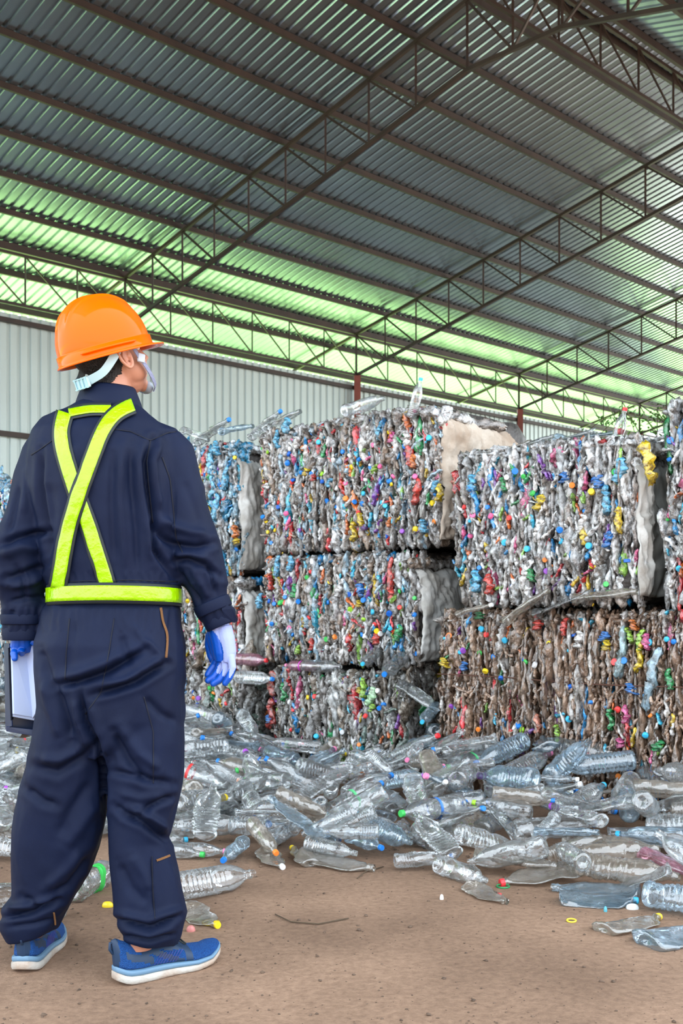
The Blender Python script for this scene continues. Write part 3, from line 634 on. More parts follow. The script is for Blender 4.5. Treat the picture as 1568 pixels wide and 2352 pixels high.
# bottles one can single out in the photo: base pixel, neck pixel, type, mode, radius, material, cap, label
HERO = [
 (1003, 1985, 1108, 2020, 2, 1, 'pet', 'open', 'uncapped clear bottle at the heap edge, open mouth pointing to the lower right'),
 (905, 1980, 990, 1972, 3, 1, 'pet', 'blue', 'small clear bottle with blue cap at the heap front below the gap between stacks'),
 (1052, 1915, 1235, 1972, 0, 1, 'pet', 'white', 'long ribbed clear bottle with a white cap pointing lower right, heap front'),
 (1180, 1908, 1400, 1890, 5, 1, 'pet', 'blue', 'long smooth clear bottle with blue cap lying level below the brown bale'),
 (1092, 1965, 1285, 1992, 0, 2, 'petdirt', None, 'torn dusty bottle with dirt inside, lying open on the ground edge'),
 (1325, 1988, 1180, 2024, 1, 3, 'petdirt', 'red', 'crumpled flat bottle with a red cap pointing left, on the floor'),
 (1325, 1985, 1490, 2008, 4, 1, 'petdirt', None, 'fat beige ribbed bottle on the floor near the right edge'),
 (1293, 1930, 1520, 1952, 4, 2, 'petdirt', None, 'long dusty bottle lying above the fat beige one at the right'),
 (1470, 1955, 1285, 1966, 2, 1, 'petdirt', None, 'slim dusty bottle lying level with neck to the left, right side'),
 (1470, 2046, 1289, 2042, 1, 3, 'petblue', None, 'flattened grey blue bottle on the floor, upper of two, right side'),
 (1285, 2066, 1458, 2068, 2, 3, 'petblue', 'cyan', 'flattened grey blue bottle on the floor with a cyan cap, right side'),
 (1478, 2052, 1660, 2085, 4, 1, 'petblue', None, 'big pale blue ribbed bottle cut by the right picture edge'),
 (1488, 2165, 1640, 2135, 5, 3, 'petblue', None, 'squashed pale blue bottle on bare floor in the lower right corner'),
 (1388, 2137, 1515, 2106, 2, 3, 'petdirt', 'yellow', 'flat dirty bottle with a yellow ring on the bare floor at the right'),
 (1076, 2035, 1163, 2072, 3, 3, 'petdirt', None, 'flat grey bottle scrap alone on the floor below the white capped bottle'),
 (1478, 1962, 1590, 2010, 1, 2, 'petpink', None, 'crumpled pinkish clear bottle at the right edge of the heap front'),
 (395, 2042, 492, 2026, 4, 0, 'pet', None, 'cut off clear bottle standing out beside the worker\'s right shin'),
 (425, 2085, 488, 2118, 3, 3, 'petdirt', 'yellow', 'flat grey bottle with a yellow cap beside the worker\'s right trouser hem'),
 (604, 1955, 648, 1990, 3, 3, 'petdirt', 'white', 'flat bottle with a white cap pointing at the bare floor, left of centre'),
 (720, 1985, 664, 1945, 3, 3, 'petdirt', 'yellow', 'flat dusty bottle with a yellow cap pointing up left, heap front'),
 (690, 1965, 858, 1995, 5, 3, 'petdirt', None, 'long flat dusty bottle at the heap front left of centre'),
 (800, 1918, 895, 1956, 3, 1, 'petblue', 'blue', 'small bluish bottle with blue cap pointing lower right, heap front centre'),
 (680, 1900, 560, 1955, 2, 1, 'pet', None, 'clear smooth bottle slanting down left at the heap front'),
 (560, 1935, 512, 1976, 3, 1, 'petblue', 'blue', 'small bottle with round blue cap pointing at camera, left heap front'),
 (380, 1898, 522, 1896, 5, 0, 'pet', None, 'long clear bottle lying level right behind the worker\'s right knee'),
 (525, 1896, 648, 1898, 0, 1, 'pet', None, 'clear ribbed bottle lying level, second one right of the worker\'s knee'),
 (345, 1948, 418, 1958, 3, 1, 'pet', 'green', 'small clear bottle with a green cap next to the worker\'s right knee pocket'),
 (395, 1948, 468, 1954, 3, 1, 'pet', 'pink', 'small clear bottle with a pink cap near the worker\'s right calf'),
 (762, 1800, 752, 1872, 0, 1, 'pet', None, 'ribbed clear bottle lying toward the camera left of centre'),
 (822, 1845, 827, 1890, 3, 1, 'pet', 'cyan', 'small bottle pointing its cyan cap at the camera, heap centre'),
 (846, 1896, 935, 1932, 0, 0, 'petblue', None, 'short ribbed bluish bottle with bright ribs, heap centre front'),
 (858, 1792, 784, 1848, 2, 2, 'petpink', 'red', 'reddish bottle with red cap slanting down left, heap centre'),
 (740, 1795, 800, 1782, 3, 1, 'pet', 'yellow', 'small bottle with bright yellow cap, back of heap centre'),
 (867, 1797, 940, 1786, 0, 0, 'petblue', 'purple', 'ribbed bluish bottle with a purple cap, back of heap right of centre'),
 (1112, 1835, 1042, 1846, 1, 1, 'pet', 'red', 'round shouldered bottle whose red cap faces left, mid heap'),
 (1128, 1780, 1149, 1865, 5, 2, 'pet', 'blue', 'wide dented bottle standing on its blue cap, mid heap'),
 (1205, 1702, 1045, 1778, 4, 0, 'petblue', 'blue', 'very long ribbed bluish bottle slanting up right against the brown bale'),
 (1165, 1782, 1257, 1733, 4, 0, 'pet', 'pink', 'long ribbed bottle slanting up right with a pink cap, back of heap'),
 (1458, 1745, 1307, 1761, 4, 0, 'petblue', 'cyan', 'long ribbed bottle lying level with a cyan cap at its left, back right'),
 (1312, 1855, 1410, 1787, 0, 0, 'pet', 'cyan', 'ribbed bottle slanting up right to a cyan cap, right of centre'),
 (1450, 1790, 1388, 1885, 0, 0, 'pet', 'blue', 'ribbed bottle sloping down left to its blue cap, right side'),
 (1452, 1812, 1590, 1818, 5, 1, 'petdirt', None, 'fat hazy bottle lying level, cut by the right picture edge'),
 (1620, 1930, 1522, 1924, 5, 1, 'petblue', 'cyan', 'bottle at the right edge with its cyan cap pointing left'),
 (170, 2045, 268, 1990, 4, 1, 'pet', None, 'big clear bottle with a green and orange label between the worker\'s legs'),
 (-60, 1940, 38, 1950, 0, 1, 'pet', None, 'clear bottle at the left picture edge beside the worker\'s left thigh'),
 (-80, 2070, 30, 2060, 1, 1, 'pet', None, 'clear bottle by the worker\'s left shin at the left picture edge'),
 (100, 2120, 152, 2080, 3, 1, 'pet', None, 'small clear bottle just behind the worker\'s left trouser hem'),
 (1440, 1830, 1446, 1872, 1, 0, 'petblue', None, 'bottle showing its star shaped base to the camera, right side', 'rev'),
 (940, 1672, 1000, 1680, 1, 0, 'petblue', None, 'bottle showing its star shaped base between the two bale stacks', 'rev'),
 (1225, 1818, 1300, 1858, 0, 0, 'pet', None, 'ribbed bottle sloping down right in the middle of the heap'),
 (1270, 1715, 1430, 1735, 4, 1, 'pet', None, 'long hazy bottle lying against the foot of the brown bale'),
]
for h in HERO:
    LC = (.05, .55, .10) if 'green and orange label' in h[8] else None
    x0, y0, x1, y1, kd, mode, m, cap, lab = h[:9]; rev = len(h) > 9
    Rr = {0: .043, 1: .043, 2: .034, 3: .031, 4: .048, 5: .044}[kd]*{0: 1, 1: .9, 2: .55, 3: .28}[mode]
    p0 = ground_hit(x0, y0, Rr+.004); p1 = ground_hit(x1, y1, Rr*.8+.004)
    if rev: p0, p1 = p1, p0
    d = p1-p0; c = (p0+p1)/2; spec = [s for s in SPEC if s[3] == mode and s[:3] == {0: (0, .32, .043), 1: (1, .30, .043), 2: (2, .25, .034), 3: (3, .22, .031), 4: (0, .36, .048), 5: (2, .33, .044)}[kd]][0]
    if mode == 0 and len([1 for z in HERO if z is h]) : pass
    L = spec[1]; c = p0+d.normalized()*L/2 if d.length > .05 else c
    if c.z-Rr < 0: c.z = Rr
    cn = None if cap in (None, 'open') else dict(CAPN)[cap]
    yaw = math.atan2(d.y, d.x); reg(spec, frame(c, d, rb.uniform(-.2, .2) if mode > 1 else rb.uniform(0, 6)), m, cap, cn, (x0+x1)/2, (y0+y1)/2, yaw, .1, lab, LC)
    stamp(c.x, c.y, c.z, yaw, d.z/max(.05, math.hypot(d.x, d.y)), L, Rr, 0, True)
# bottles nobody could count deeper in the heap: one object
VV, FF, off = [], [], 0; cnt = 0
for it in range(9000):
    X = rb.uniform(-3.2, 2.2); Y = rb.uniform(3.6, 8.6); h = heap(X, Y)
    if h < .055 or cnt >= 430: continue
    spec = rb.choice(SPEC); 
    if spec[3] == 0: continue
    yaw = rb.uniform(0, 2*PI); Rr = spec[2]*{0: 1, 1: .9, 2: .5, 3: .25}[spec[3]]
    z, sl = drop(X, Y, yaw, spec[1], Rr)
    if z > h+.0: continue
    V, f = getv(*spec)[:2]; Mx = frame(Vector((X, Y, z)), (math.cos(yaw), math.sin(yaw), sl), rb.uniform(-.4, .4)); A = np.array(Mx); VV.append(V @ A[:3, :3].T+A[:3, 3]); FF.append(f+off); off += len(V); cnt += 1
    if not BL[min(max(int((Y-GY0)/GS), 0), BL.shape[0]-1), min(max(int((X-GX0)/GS), 0), BL.shape[1]-1)]: stamp(X, Y, z, yaw, sl, spec[1]*.9, Rr, .012)
print('under bottles', cnt)
tag(link('bottle_heap', mesh_np('bottle_heap', np.vstack(VV), np.vstack(FF)), M['pet']), 'jumbled mass of crushed clear bottles underneath the loose ones before the bales', 'bottle heap', kind='stuff')
NB = 300-len(HERO)-26; cnt = 0
for it in range(30000):
    if cnt >= NB: break
    X = rb.uniform(-2.9, 2.0); Y = rb.uniform(3.6, 8.4); px = 784+F*X/Y
    if px < -50 or px > 1610: continue
    if 110 < px < 400 and rb.random() < .8: continue
    h = heap(X, Y)
    if h <= .008 or (h > .15 and rb.random() < .4): continue
    n_ = -(Vector((X, Y, 0))-A0).dot(NU)
    if n_ < .06: continue
    spec = rb.choice([s for s in SPEC if s[3] != 0 or rb.random() < .8]); 
    if spec[3] == 3 and rb.random() < .6: continue
    yaw = rb.gauss(0, .9)+rb.choice((0, PI)); Rr = spec[2]*{0: 1, 1: .9, 2: .5, 3: .25}[spec[3]]; L = spec[1]
    tt = np.linspace(-L/2, L/2, 7); bx = X+math.cos(yaw)*tt; by = Y+math.sin(yaw)*tt
    if sample(BL, bx, by).mean() > .30: continue
    if max(((Vector((a, b_, 0))-A0).dot(NU)) for a, b_ in ((bx[0], by[0]), (bx[-1], by[-1]))) > -.04: continue
    if min(b_-front_z(784+F*a/b_) for a, b_ in ((bx[0], by[0]), (bx[-1], by[-1]))) < -.02: continue
    z, sl = drop(X, Y, yaw, L, Rr)
    if z > h+.11 or z < h-.04: continue
    v = min(1, h/.28); m = rb.choice(['pet']*9+['petblue']+['petdirt']); cap = rb.choice([None]*13+CAPN[:1]*5+CAPN[1:3]+CAPN[2:]); 
    labc = rb.choice([None]*9+[(.7, .05, .05), (.05, .2, .6), (.1, .5, .2)]) if spec[0] in (1, 2) else None
    reg(spec, frame(Vector((X, Y, z)), (math.cos(yaw), math.sin(yaw), sl), rb.uniform(-.3, .3) if spec[3] > 1 else rb.uniform(0, 6)), m, cap and cap[0], cap and cap[1], px, HZ+F*(1-z)/Y, yaw, v, None, labc)
    stamp(X, Y, z, yaw, sl, L*.95, Rr, .006); cnt += 1
print('loose bottles', cnt)
# bottles lying on top of the bales and stuffed in the gaps between them
TOPS = [(835, 930, 2.12, 6.1, 1, 1, 'pet', None, .1, 'clear crumpled bottle on top of the tallest bale, left of the red column'), (955, 915, 2.13, 5.97, 3, 1, 'pet', 'cyan', 1.2, 'bottle with a cyan cap sticking up highest on the tallest bale'),
 (650, 965, 2.13, 6.75, 5, 2, 'pet', None, .2, 'clear dented bottle on the left corner of the tallest bale'), (610, 975, 2.13, 6.9, 0, 2, 'pet', 'blue', .4, 'clear bottle at the far left corner top of the tallest bale'),
 (545, 985, 2.08, 7.1, 0, 2, 'petblue', None, .0, 'bluish bottle on top of the blue tinted bale'), (490, 990, 2.08, 7.3, 4, 2, 'pet', 'blue', .3, 'clear bottle on top of the blue bale beside the worker\'s shoulder'), (450, 1000, 2.08, 7.4, 1, 2, 'pet', None, -.3, 'crumpled bottle on the blue bale right at the worker\'s shoulder'),
 (1300, 1005, 1.83, 5.4, 5, 3, 'pet', None, .1, 'flat film like bottle on the grey sheeted bale top, middle'), (1350, 1000, 1.84, 5.35, 4, 3, 'petblue', 'red', .0, 'flattened bottle with a red cap on the grey sheeted bale top'), (1420, 990, 1.84, 5.2, 3, 1, 'pet', 'red', 1.2, 'upright bottle with a pale red cap on the bale at upper right'),
 (1500, 1010, 1.82, 5.1, 5, 3, 'pet', None, .2, 'flattened clear bottle on the right end of the grey sheeted bale top'), (1160, 1030, 1.82, 5.6, 0, 3, 'petdirt', None, .1, 'dusty flattened bottle on the left end of the grey sheeted bale top'), (1225, 1020, 1.82, 5.5, 2, 2, 'pet', None, .2, 'dented clear bottle on the left half of the grey sheeted bale top'),
 (575, 1515, .60, 6.95, 1, 0, 'petpink', 'red', 0, 'clear bottle with a red label wedged in the gap beside the glove'), (585, 1557, .54, 6.75, 0, 0, 'pet', 'blue', 0, 'grey ribbed bottle on the low bale right of the blue glove'), (690, 1530, .635, 6.6, 2, 0, 'petpink', 'pink', PI, 'pink capped bottle with purple label in the gap under the middle bale'),
 (740, 1530, .635, 6.45, 1, 1, 'pet', None, 0, 'clear bottle in the gap right of the pink capped one'), (850, 1510, .66, 6.1, 2, 1, 'pet', 'cyan', -1.3, 'clear bottle poking out of the gap at the middle bale\'s lower edge'), (905, 1528, .64, 5.98, 5, 1, 'pet', 'blue', -1.0, 'round clear bottle with blue cap facing out at the middle bale\'s corner'),
 (1210, 1392, .99, 5.3, 1, 2, 'petdirt', None, .5, 'crumpled bottle hanging from the gap above the brown bale, centre'), (1390, 1368, 1.0, 5.05, 5, 2, 'petdirt', None, .1, 'brown tinted bottle lying in the gap above the brown bale, right'), (1290, 1385, 1.0, 5.2, 0, 3, 'pet', None, .3, 'flattened bottle in the gap above the middle of the brown bale'),
 (1090, 1400, .99, 5.5, 3, 2, 'petdirt', 'white', .2, 'small bottle in the gap above the brown bale\'s left end'), (960, 1600, .5, 5.95, 1, 2, 'pet', None, -.4, 'clear bottle squeezed between the centre and brown bales, upper'), (985, 1640, .42, 5.8, 2, 1, 'petblue', 'cyan', -.8, 'bluish bottle squeezed between the centre and brown bales, lower'), (955, 1715, .30, 5.6, 0, 1, 'pet', 'red', .4, 'clear bottle at the foot of the gap between the bales')]
for (px, py, zz, Y, kd, mode, m, cap, ang, lab) in TOPS:
    spec = [s for s in SPEC if s[3] == mode and s[:3] == {0: (0, .32, .043), 1: (1, .30, .043), 2: (2, .25, .034), 3: (3, .22, .031), 4: (0, .36, .048), 5: (2, .33, .044)}[kd]][0]
    c = at(px, py, Y); d = Vector((EU.x*math.cos(ang)*.9, EU.y*math.cos(ang)*.9, math.sin(ang)))
    if ang < -.7: d = Vector((-.35, -.85, -.25))
    cn = None if cap is None else dict(CAPN)[cap]; labc = {575: (.7, .03, .04), 690: (.5, .05, .4)}.get(px)
    reg(spec, frame(c, d, .2), m, cap, cn, px, py, 0, 1, lab, labc)
from collections import defaultdict
labs = defaultdict(list)
for b in FINAL:
    if b[9] is None: b[9] = mklabel(b[0], b[2], b[3], b[5], b[6], b[7], b[8])
    labs[b[9]].append(b)
for l, bs in labs.items():
    if len(bs) == 2:
        a, c = sorted(bs, key=lambda q: q[5])
        if c[5]-a[5] > 12: a[9] = l+', left one'; c[9] = l+', right one'
        else:
            a, c = sorted(bs, key=lambda q: q[6]); a[9] = l+', farther one'; c[9] = l+', nearer one'
    elif len(bs) > 2:
        for i, b in enumerate(sorted(bs, key=lambda q: q[5])): b[9] = l+', %s from left' % ORD[min(i, 11)]
for b in FINAL: put_bottle(b[0], b[1], b[2], b[4], b[9], 'loose plastic bottles around the bales', b[10])
# small scraps on the bare floor
def ring(px, py, r, c, label, name='cap_ring', cat='ring'):
    p = at(px, py, 0); Y = F/(py-HZ); p = Vector(((px-784)/F*Y, Y, 0)); b = MB(); b.tube([(r*math.cos(a), r*.8*math.sin(a), .004+.002*math.sin(a)) for a in np.linspace(0, 2*PI, 18, endpoint=False)], .003, 6, closed=True)
    o = link(name, white(b.mesh(name, True)), M['capplastic']); o.location = p; o.color = (*c, 1); tag(o, label, cat)
ring(1155, 2038, .022, (.02, .25, .08), 'dark green plastic ring lying on the floor by the red capped bottle')
ring(1312, 2117, .014, (.75, .6, .05), 'tiny yellow plastic ring on bare floor left of the flat dirty bottle')
ring(484, 2122, .026, (.85, .65, .0), 'bright yellow ring on the floor by the worker\'s right trouser hem')
def scrap(px, py, sx, sy, c, label, name='plastic_scrap', cat='scrap', sd=1):
    Y = F/(py-HZ); b = MB(); n = 9
    for j in range(5):
        for i in range(n):
            a = 2*PI*i/n; r = [.0, .45, .8, 1., .97][j]*(1+.18*noise.noise(Vector((math.cos(a)*2, math.sin(a)*2, sd))))
            b.v.append((sx*r*math.cos(a), sy*r*math.sin(a), [.018, .017, .013, .005, .0][j]+.004*noise.noise(Vector((i, j, sd*3)))))
    b.f = [(j*n+i, j*n+(i+1) % n, (j+1)*n+(i+1) % n, (j+1)*n+i) for j in range(4) for i in range(n)]
    o = link(name, white(b.mesh(name, True)), M['capplastic']); o.location = ((px-784)/F*Y, Y, 0); o.color = (*c, 1); tag(o, label, cat)
scrap(1452, 2088, .022, .013, (.7, .72, .72), 'white plastic cap shard on the floor under the flat grey blue bottles')
scrap(247, 2083, .02, .011, (.8, .6, .02), 'small yellow lid lying on the floor between the worker\'s legs', 'bottle_top', 'scrap')
scrap(1014, 2066, .007, .005, (.8, .8, .78), 'tiny white pebble like scrap alone on the bare floor', sd=4)
scrap(438, 2139, .014, .01, (.6, .22, .2), 'small reddish plastic shred on the floor right of the worker\'s right ankle', sd=6)
scrap(1390, 2094, .006, .005, (.1, .4, .5), 'tiny teal scrap on the floor left of the white shard', sd=7)
# pebbles and clods
VV, FF, off = [], [], 0; bm = bmesh.new(); bmesh.ops.create_icosphere(bm, subdivisions=1, radius=1); iv = np.array([v.co[:] for v in bm.verts]); fi = np.array([[v.index for v in f.verts] for f in bm.faces]); bm.free()
rp = np.random.default_rng(9)
for i in range(1500):
    Y = 2.4+rp.random()**1.3*2.3; X = (rp.random()*1.9-.95)*.36*Y*1.0; s = rp.gamma(1.6, .0011)+.0008
    VV.append(iv*np.array([s, s*rp.uniform(.6, 1.3), s*.6])*(1+.25*rp.standard_normal((12, 1)))+np.array([X, Y, s*.25])); FF.append(fi+off); off += 12
tag(link('gravel', mesh_np('gravel', np.vstack(VV), np.vstack(FF), False), mat('clods', (.17, .11, .075), .9, var=.6, vscale=30)), 'tiny clods and grit scattered over the bare dirt floor', 'gravel', kind='stuff')
def stick(pts, label):
    b = MB(); P_ = [Vector(((x-784)/F*(F/(y-HZ)), F/(y-HZ), .004)) for x, y in pts]; b.tube(P_, .0022, 6); o = b.build('twig', M['bark'], None, True); tag(o, label, 'twig')
stick([(632, 2103), (668, 2120), (730, 2125), (800, 2112)], 'thin bent wire like twig on the bare floor right of the worker\'s foot')
stick([(820, 2020), (838, 2005), (880, 1993)], 'short dark twig touching the heap front near the centre')
# ---------------- the worker
K = 2.9/F
def PP(px, py, d=0): return at(px, py, 2.9+d)
person = tag(empty('person', PP(235, 2235, .05)), 'person in navy coveralls, orange hard hat and lime reflective straps, standing back to us', 'person')
person.location = (PP(235, 2235).x, 2.93, 0)
bpy.context.view_layer.update()
PINV = person.matrix_world.inverted()
def padopt(o):
    o.parent = person; o.matrix_parent_inverse = PINV; return o
def tubeg(b, rings, n=28, e=2.4, ax=None):
    """rings: (px, py, d, half width across px, half depth m); loft with superellipse sections"""
    C = [PP(r[0], r[1], r[2]) for r in rings]; base = len(b.v)
    for i, r in enumerate(rings):
        t = (C[min(i+1, len(C)-1)]-C[max(i-1, 0)]).normalized()
        if len(r) > 5: t = Vector(r[5]).normalized()
        a = Vector((0, 1, 0)).cross(t).normalized(); dep = t.cross(a).normalized(); hw = r[3]*K; hd = r[4]
        for k in range(n):
            th = 2*PI*k/n; c, s = math.cos(th), math.sin(th)
            b.v.append(tuple(C[i]+a*(hw*abs(c)**(2/e)*(1 if c > 0 else -1))+dep*(hd*abs(s)**(2/e)*(1 if s > 0 else -1))))
    for i in range(len(rings)-1):
        for k in range(n): b.f.append((base+i*n+k, base+i*n+(k+1) % n, base+(i+1)*n+(k+1) % n, base+(i+1)*n+k))
    b.f.append(tuple(base+k for k in range(n))[::-1]); b.f.append(tuple(base+(len(rings)-1)*n+k for k in range(n)))
def remesh(b, voxel, sm=6, name='m'):
    me = b.mesh(name); o = bpy.data.objects.new('tmp', me); COL.objects.link(o)
    bm = bmesh.new(); bm.from_mesh(me); bmesh.ops.recalc_face_normals(bm, faces=bm.faces[:]); bm.to_mesh(me); bm.free()
    r = o.modifiers.new('r', 'REMESH'); r.mode = 'VOXEL'; r.voxel_size = voxel
    s = o.modifiers.new('s', 'SMOOTH'); s.iterations = sm; s.factor = .5
    dg = bpy.context.evaluated_depsgraph_get(); dg.update(); ev = o.evaluated_get(dg); out = bpy.data.meshes.new_from_object(ev); out.name = name
    bpy.data.objects.remove(o); smooth(out); return out
def arrs(me):
    n = len(me.vertices); V = np.zeros(n*3, np.float32); me.vertices.foreach_get('co', V); Nn = np.zeros(n*3, np.float32); me.vertices.foreach_get('normal', Nn); return V.reshape(-1, 3), Nn.reshape(-1, 3)
def setco(me, V): me.vertices.foreach_set('co', V.astype(np.float32).ravel()); me.update()
b = MB()
tubeg(b, [(240, 1735, .0, 90, .09), (242, 1690, .0, 150, .12), (256, 1640, .0, 166, .138), (255, 1560, -.0, 168, .150), (254, 1480, -.005, 168, .152), (258, 1425, 0, 158, .142), (263, 1372, 0, 148, .130), (262, 1335, 0, 150, .132), (258, 1270, .0, 156, .142), (250, 1190, -.005, 160, .148), (242, 1110, -.01, 170, .150), (238, 1050, -.01, 172, .142), (242, 1015, -.005, 166, .128), (246, 988, .0, 150, .110), (249, 966, .006, 118, .092), (250, 948, .01, 90, .080), (252, 932, .015, 66, .07), (252, 915, .015, 56, .066)], 36, 2.5)
# arms
tubeg(b, [(345, 985, .0, 26, .045), (374, 1012, .0, 44, .06), (390, 1042, .0, 56, .068), (400, 1085, .0, 58, .072), (414, 1150, -.005, 59, .072), (428, 1210, -.01, 60, .070), (447, 1258, -.01, 60, .066), (462, 1312, .0, 54, .06), (476, 1352, .01, 48, .056), (489, 1388, .02, 43, .052), (499, 1412, .025, 41, .050), (507, 1434, .03, 34, .046)], 28, 2.3)
tubeg(b, [(140, 990, .0, 26, .045), (112, 1016, .0, 40, .055), (98, 1046, .0, 46, .066), (84, 1100, .0, 48, .072), (72, 1165, -.01, 50, .074), (52, 1225, -.02, 52, .074), (36, 1275, -.03, 60, .072), (42, 1330, -.02, 60, .066), (52, 1380, -.0, 52, .058), (54, 1420, .01, 47, .054), (53, 1462, .02, 44, .05)], 28, 2.3)
# legs
tubeg(b, [(335, 1620, .0, 80, .120), (334, 1700, .0, 89, .120), (333, 1770, .0, 88, .112), (328, 1830, .0, 82, .104), (324, 1880, -.0, 75, .098), (319, 1925, -.0, 68, .095), (325, 1965, .0, 73, .098), (336, 2020, .0, 78, .098), (343, 2070, -.0, 82, .098), (350, 2100, .0, 82, .096), (348, 2135, .0, 70, .086), (345, 2158, .0, 64, .078)], 28, 2.3)
tubeg(b, [(172, 1620, .0, 80, .118), (160, 1700, .01, 82, .120), (155, 1770, .02, 92, .112), (146, 1830, .03, 100, .106), (138, 1880, .035, 104, .102), (128, 1930, .04, 100, .098), (117, 1980, .05, 92, .095), (104, 2030, .06, 76, .09), (90, 2075, .07, 64, .086), (72, 2105, .07, 68, .088), (66, 2125, .07, 66, .084), (72, 2148, .07, 56, .076)], 28, 2.3)
cov = remesh(b, .0055, 8, 'coverall')
# folds, traced in the plane of the figure: (points, width px, depth mm; + is a ridge, - a valley)
FOLD = [
 ([(352, 1005), (334, 1060), (338, 1110), (352, 1190), (354, 1262), (402, 1330)], 7, -11), ([(372, 1010), (352, 1060), (356, 1110), (368, 1180)], 9, 6),
 ([(327, 1010), (318, 1060), (322, 1130), (338, 1230), (350, 1300)], 9, 6), ([(300, 1015), (300, 1100), (312, 1220), (318, 1330)], 8, -5), ([(278, 1020), (276, 1150), (290, 1320)], 9, 5), ([(258, 1040), (255, 1150), (262, 1300)], 8, -4),
 ([(110, 1100), (120, 1180), (112, 1290)], 12, -4), ([(95, 1030), (90, 1110), (100, 1190), (112, 1290)], 7, -9), ([(60, 1060), (58, 1130), (50, 1190)], 10, 4),
 ([(210, 1200), (212, 1330)], 9, 3), ([(160, 1010), (175, 1090), (190, 1180)], 16, 4),
 ([(265, 985), (300, 990), (345, 1012)], 2.5, -2.5), ([(345, 1012), (375, 995), (425, 985)], 2.5, -2.5),
 ([(392, 1075), (400, 1150), (398, 1230)], 2.5, -2),
 ([(352, 1208), (372, 1232), (400, 1252), (450, 1258), (492, 1248)], 8, -9), ([(358, 1190), (390, 1205), (440, 1222), (485, 1228)], 12, 8), ([(395, 1290), (430, 1285), (470, 1300), (508, 1325)], 7, -7), ([(400, 1272), (440, 1272), (480, 1285)], 9, 6),
 ([(410, 1310), (432, 1352), (462, 1392)], 7, -6), ([(440, 1300), (462, 1345), (482, 1380)], 8, 5), ([(480, 1300), (490, 1340), (500, 1368)], 6, -5), ([(420, 1100), (445, 1160), (462, 1210)], 12, -3),
 ([(0, 1252), (40, 1235), (80, 1228), (108, 1220)], 8, -10), ([(0, 1275), (50, 1258), (100, 1262)], 12, 7), ([(10, 1330), (50, 1320), (104, 1300)], 8, -7), ([(15, 1350), (60, 1345), (106, 1322)], 9, 5), ([(20, 1385), (60, 1378), (104, 1372)], 6, -5), ([(30, 1290), (55, 1335), (60, 1390)], 8, -4), ([(45, 1110), (30, 1190), (20, 1230)], 7, -5), ([(20, 1432), (30, 1400)], 6, -5),
 ([(126, 1575), (172, 1569), (212, 1556), (245, 1544), (290, 1520), (337, 1491)], 8, -12), ([(130, 1552), (180, 1545), (240, 1522), (300, 1490)], 14, 8), ([(214, 1597), (262, 1585), (314, 1567), (350, 1545), (385, 1524)], 8, -12), ([(230, 1574), (290, 1560), (350, 1520), (380, 1500)], 9, 8),
 ([(184, 1582), (188, 1620), (196, 1660), (218, 1700), (236, 1760), (240, 1860)], 7, -12), ([(172, 1600), (178, 1650), (200, 1720)], 8, 6), ([(210, 1610), (230, 1680), (250, 1740)], 9, 6),
 ([(126, 1575), (140, 1610), (152, 1650), (165, 1700)], 9, -9), ([(92, 1490), (105, 1540), (125, 1578)], 10, -6), ([(98, 1560), (120, 1640), (140, 1700)], 12, 6), ([(60, 1810), (100, 1842), (130, 1850)], 9, -6), ([(75, 1760), (130, 1775), (190, 1740), (230, 1700)], 11, -7), ([(90, 1740), (140, 1745), (200, 1710)], 12, 6),
 ([(130, 1930), (165, 1860), (215, 1790)], 14, -5), ([(150, 1950), (190, 1890), (225, 1840)], 14, 4), ([(115, 2056), (160, 2035), (214, 1965)], 10, -7), ([(100, 2040), (150, 2000), (190, 1950)], 12, 5), ([(50, 2060), (90, 2080), (150, 2060)], 8, -6),
 ([(5, 2108), (77, 2096), (140, 2070)], 6, -9), ([(10, 2088), (70, 2076), (130, 2060)], 8, 7), ([(20, 2130), (80, 2122), (130, 2110)], 5, -5),
 ([(280, 1455), (288, 1500), (300, 1535)], 10, -5), ([(300, 1430), (330, 1470), (378, 1512)], 9, 4), ([(170, 1420), (160, 1500), (150, 1560)], 12, -3),
 ([(262, 1680), (290, 1740), (330, 1790), (344, 1797)], 9, -8), ([(250, 1770), (300, 1782), (344, 1792), (400, 1800)], 8, -6), ([(275, 1660), (320, 1730), (370, 1770)], 12, 6), ([(330, 1600), (370, 1640), (410, 1660)], 9, -5),
 ([(325, 1868), (345, 1852), (367, 1842), (400, 1830)], 7, -8), ([(287, 1874), (330, 1892), (360, 1915), (392, 1934)], 8, -9), ([(300, 1850), (340, 1872), (385, 1905)], 9, 8), ([(262, 1850), (290, 1870), (320, 1880)], 8, -6), ([(270, 1820), (320, 1835), (380, 1820)], 10, 4),
 ([(348, 1960), (348, 2050), (356, 2110)], 3, -3), ([(270, 1980), (300, 2040), (340, 2080)], 12, -5), ([(300, 1960), (330, 2010), (345, 2050)], 12, 4),
 ([(268, 2112), (344, 2132), (413, 2104)], 6, -9), ([(268, 2094), (340, 2112), (420, 2086)], 9, 7), ([(276, 2150), (345, 2160), (400, 2146)], 5, -6), ([(274, 2132), (344, 2146), (408, 2126)], 7, 5),
]
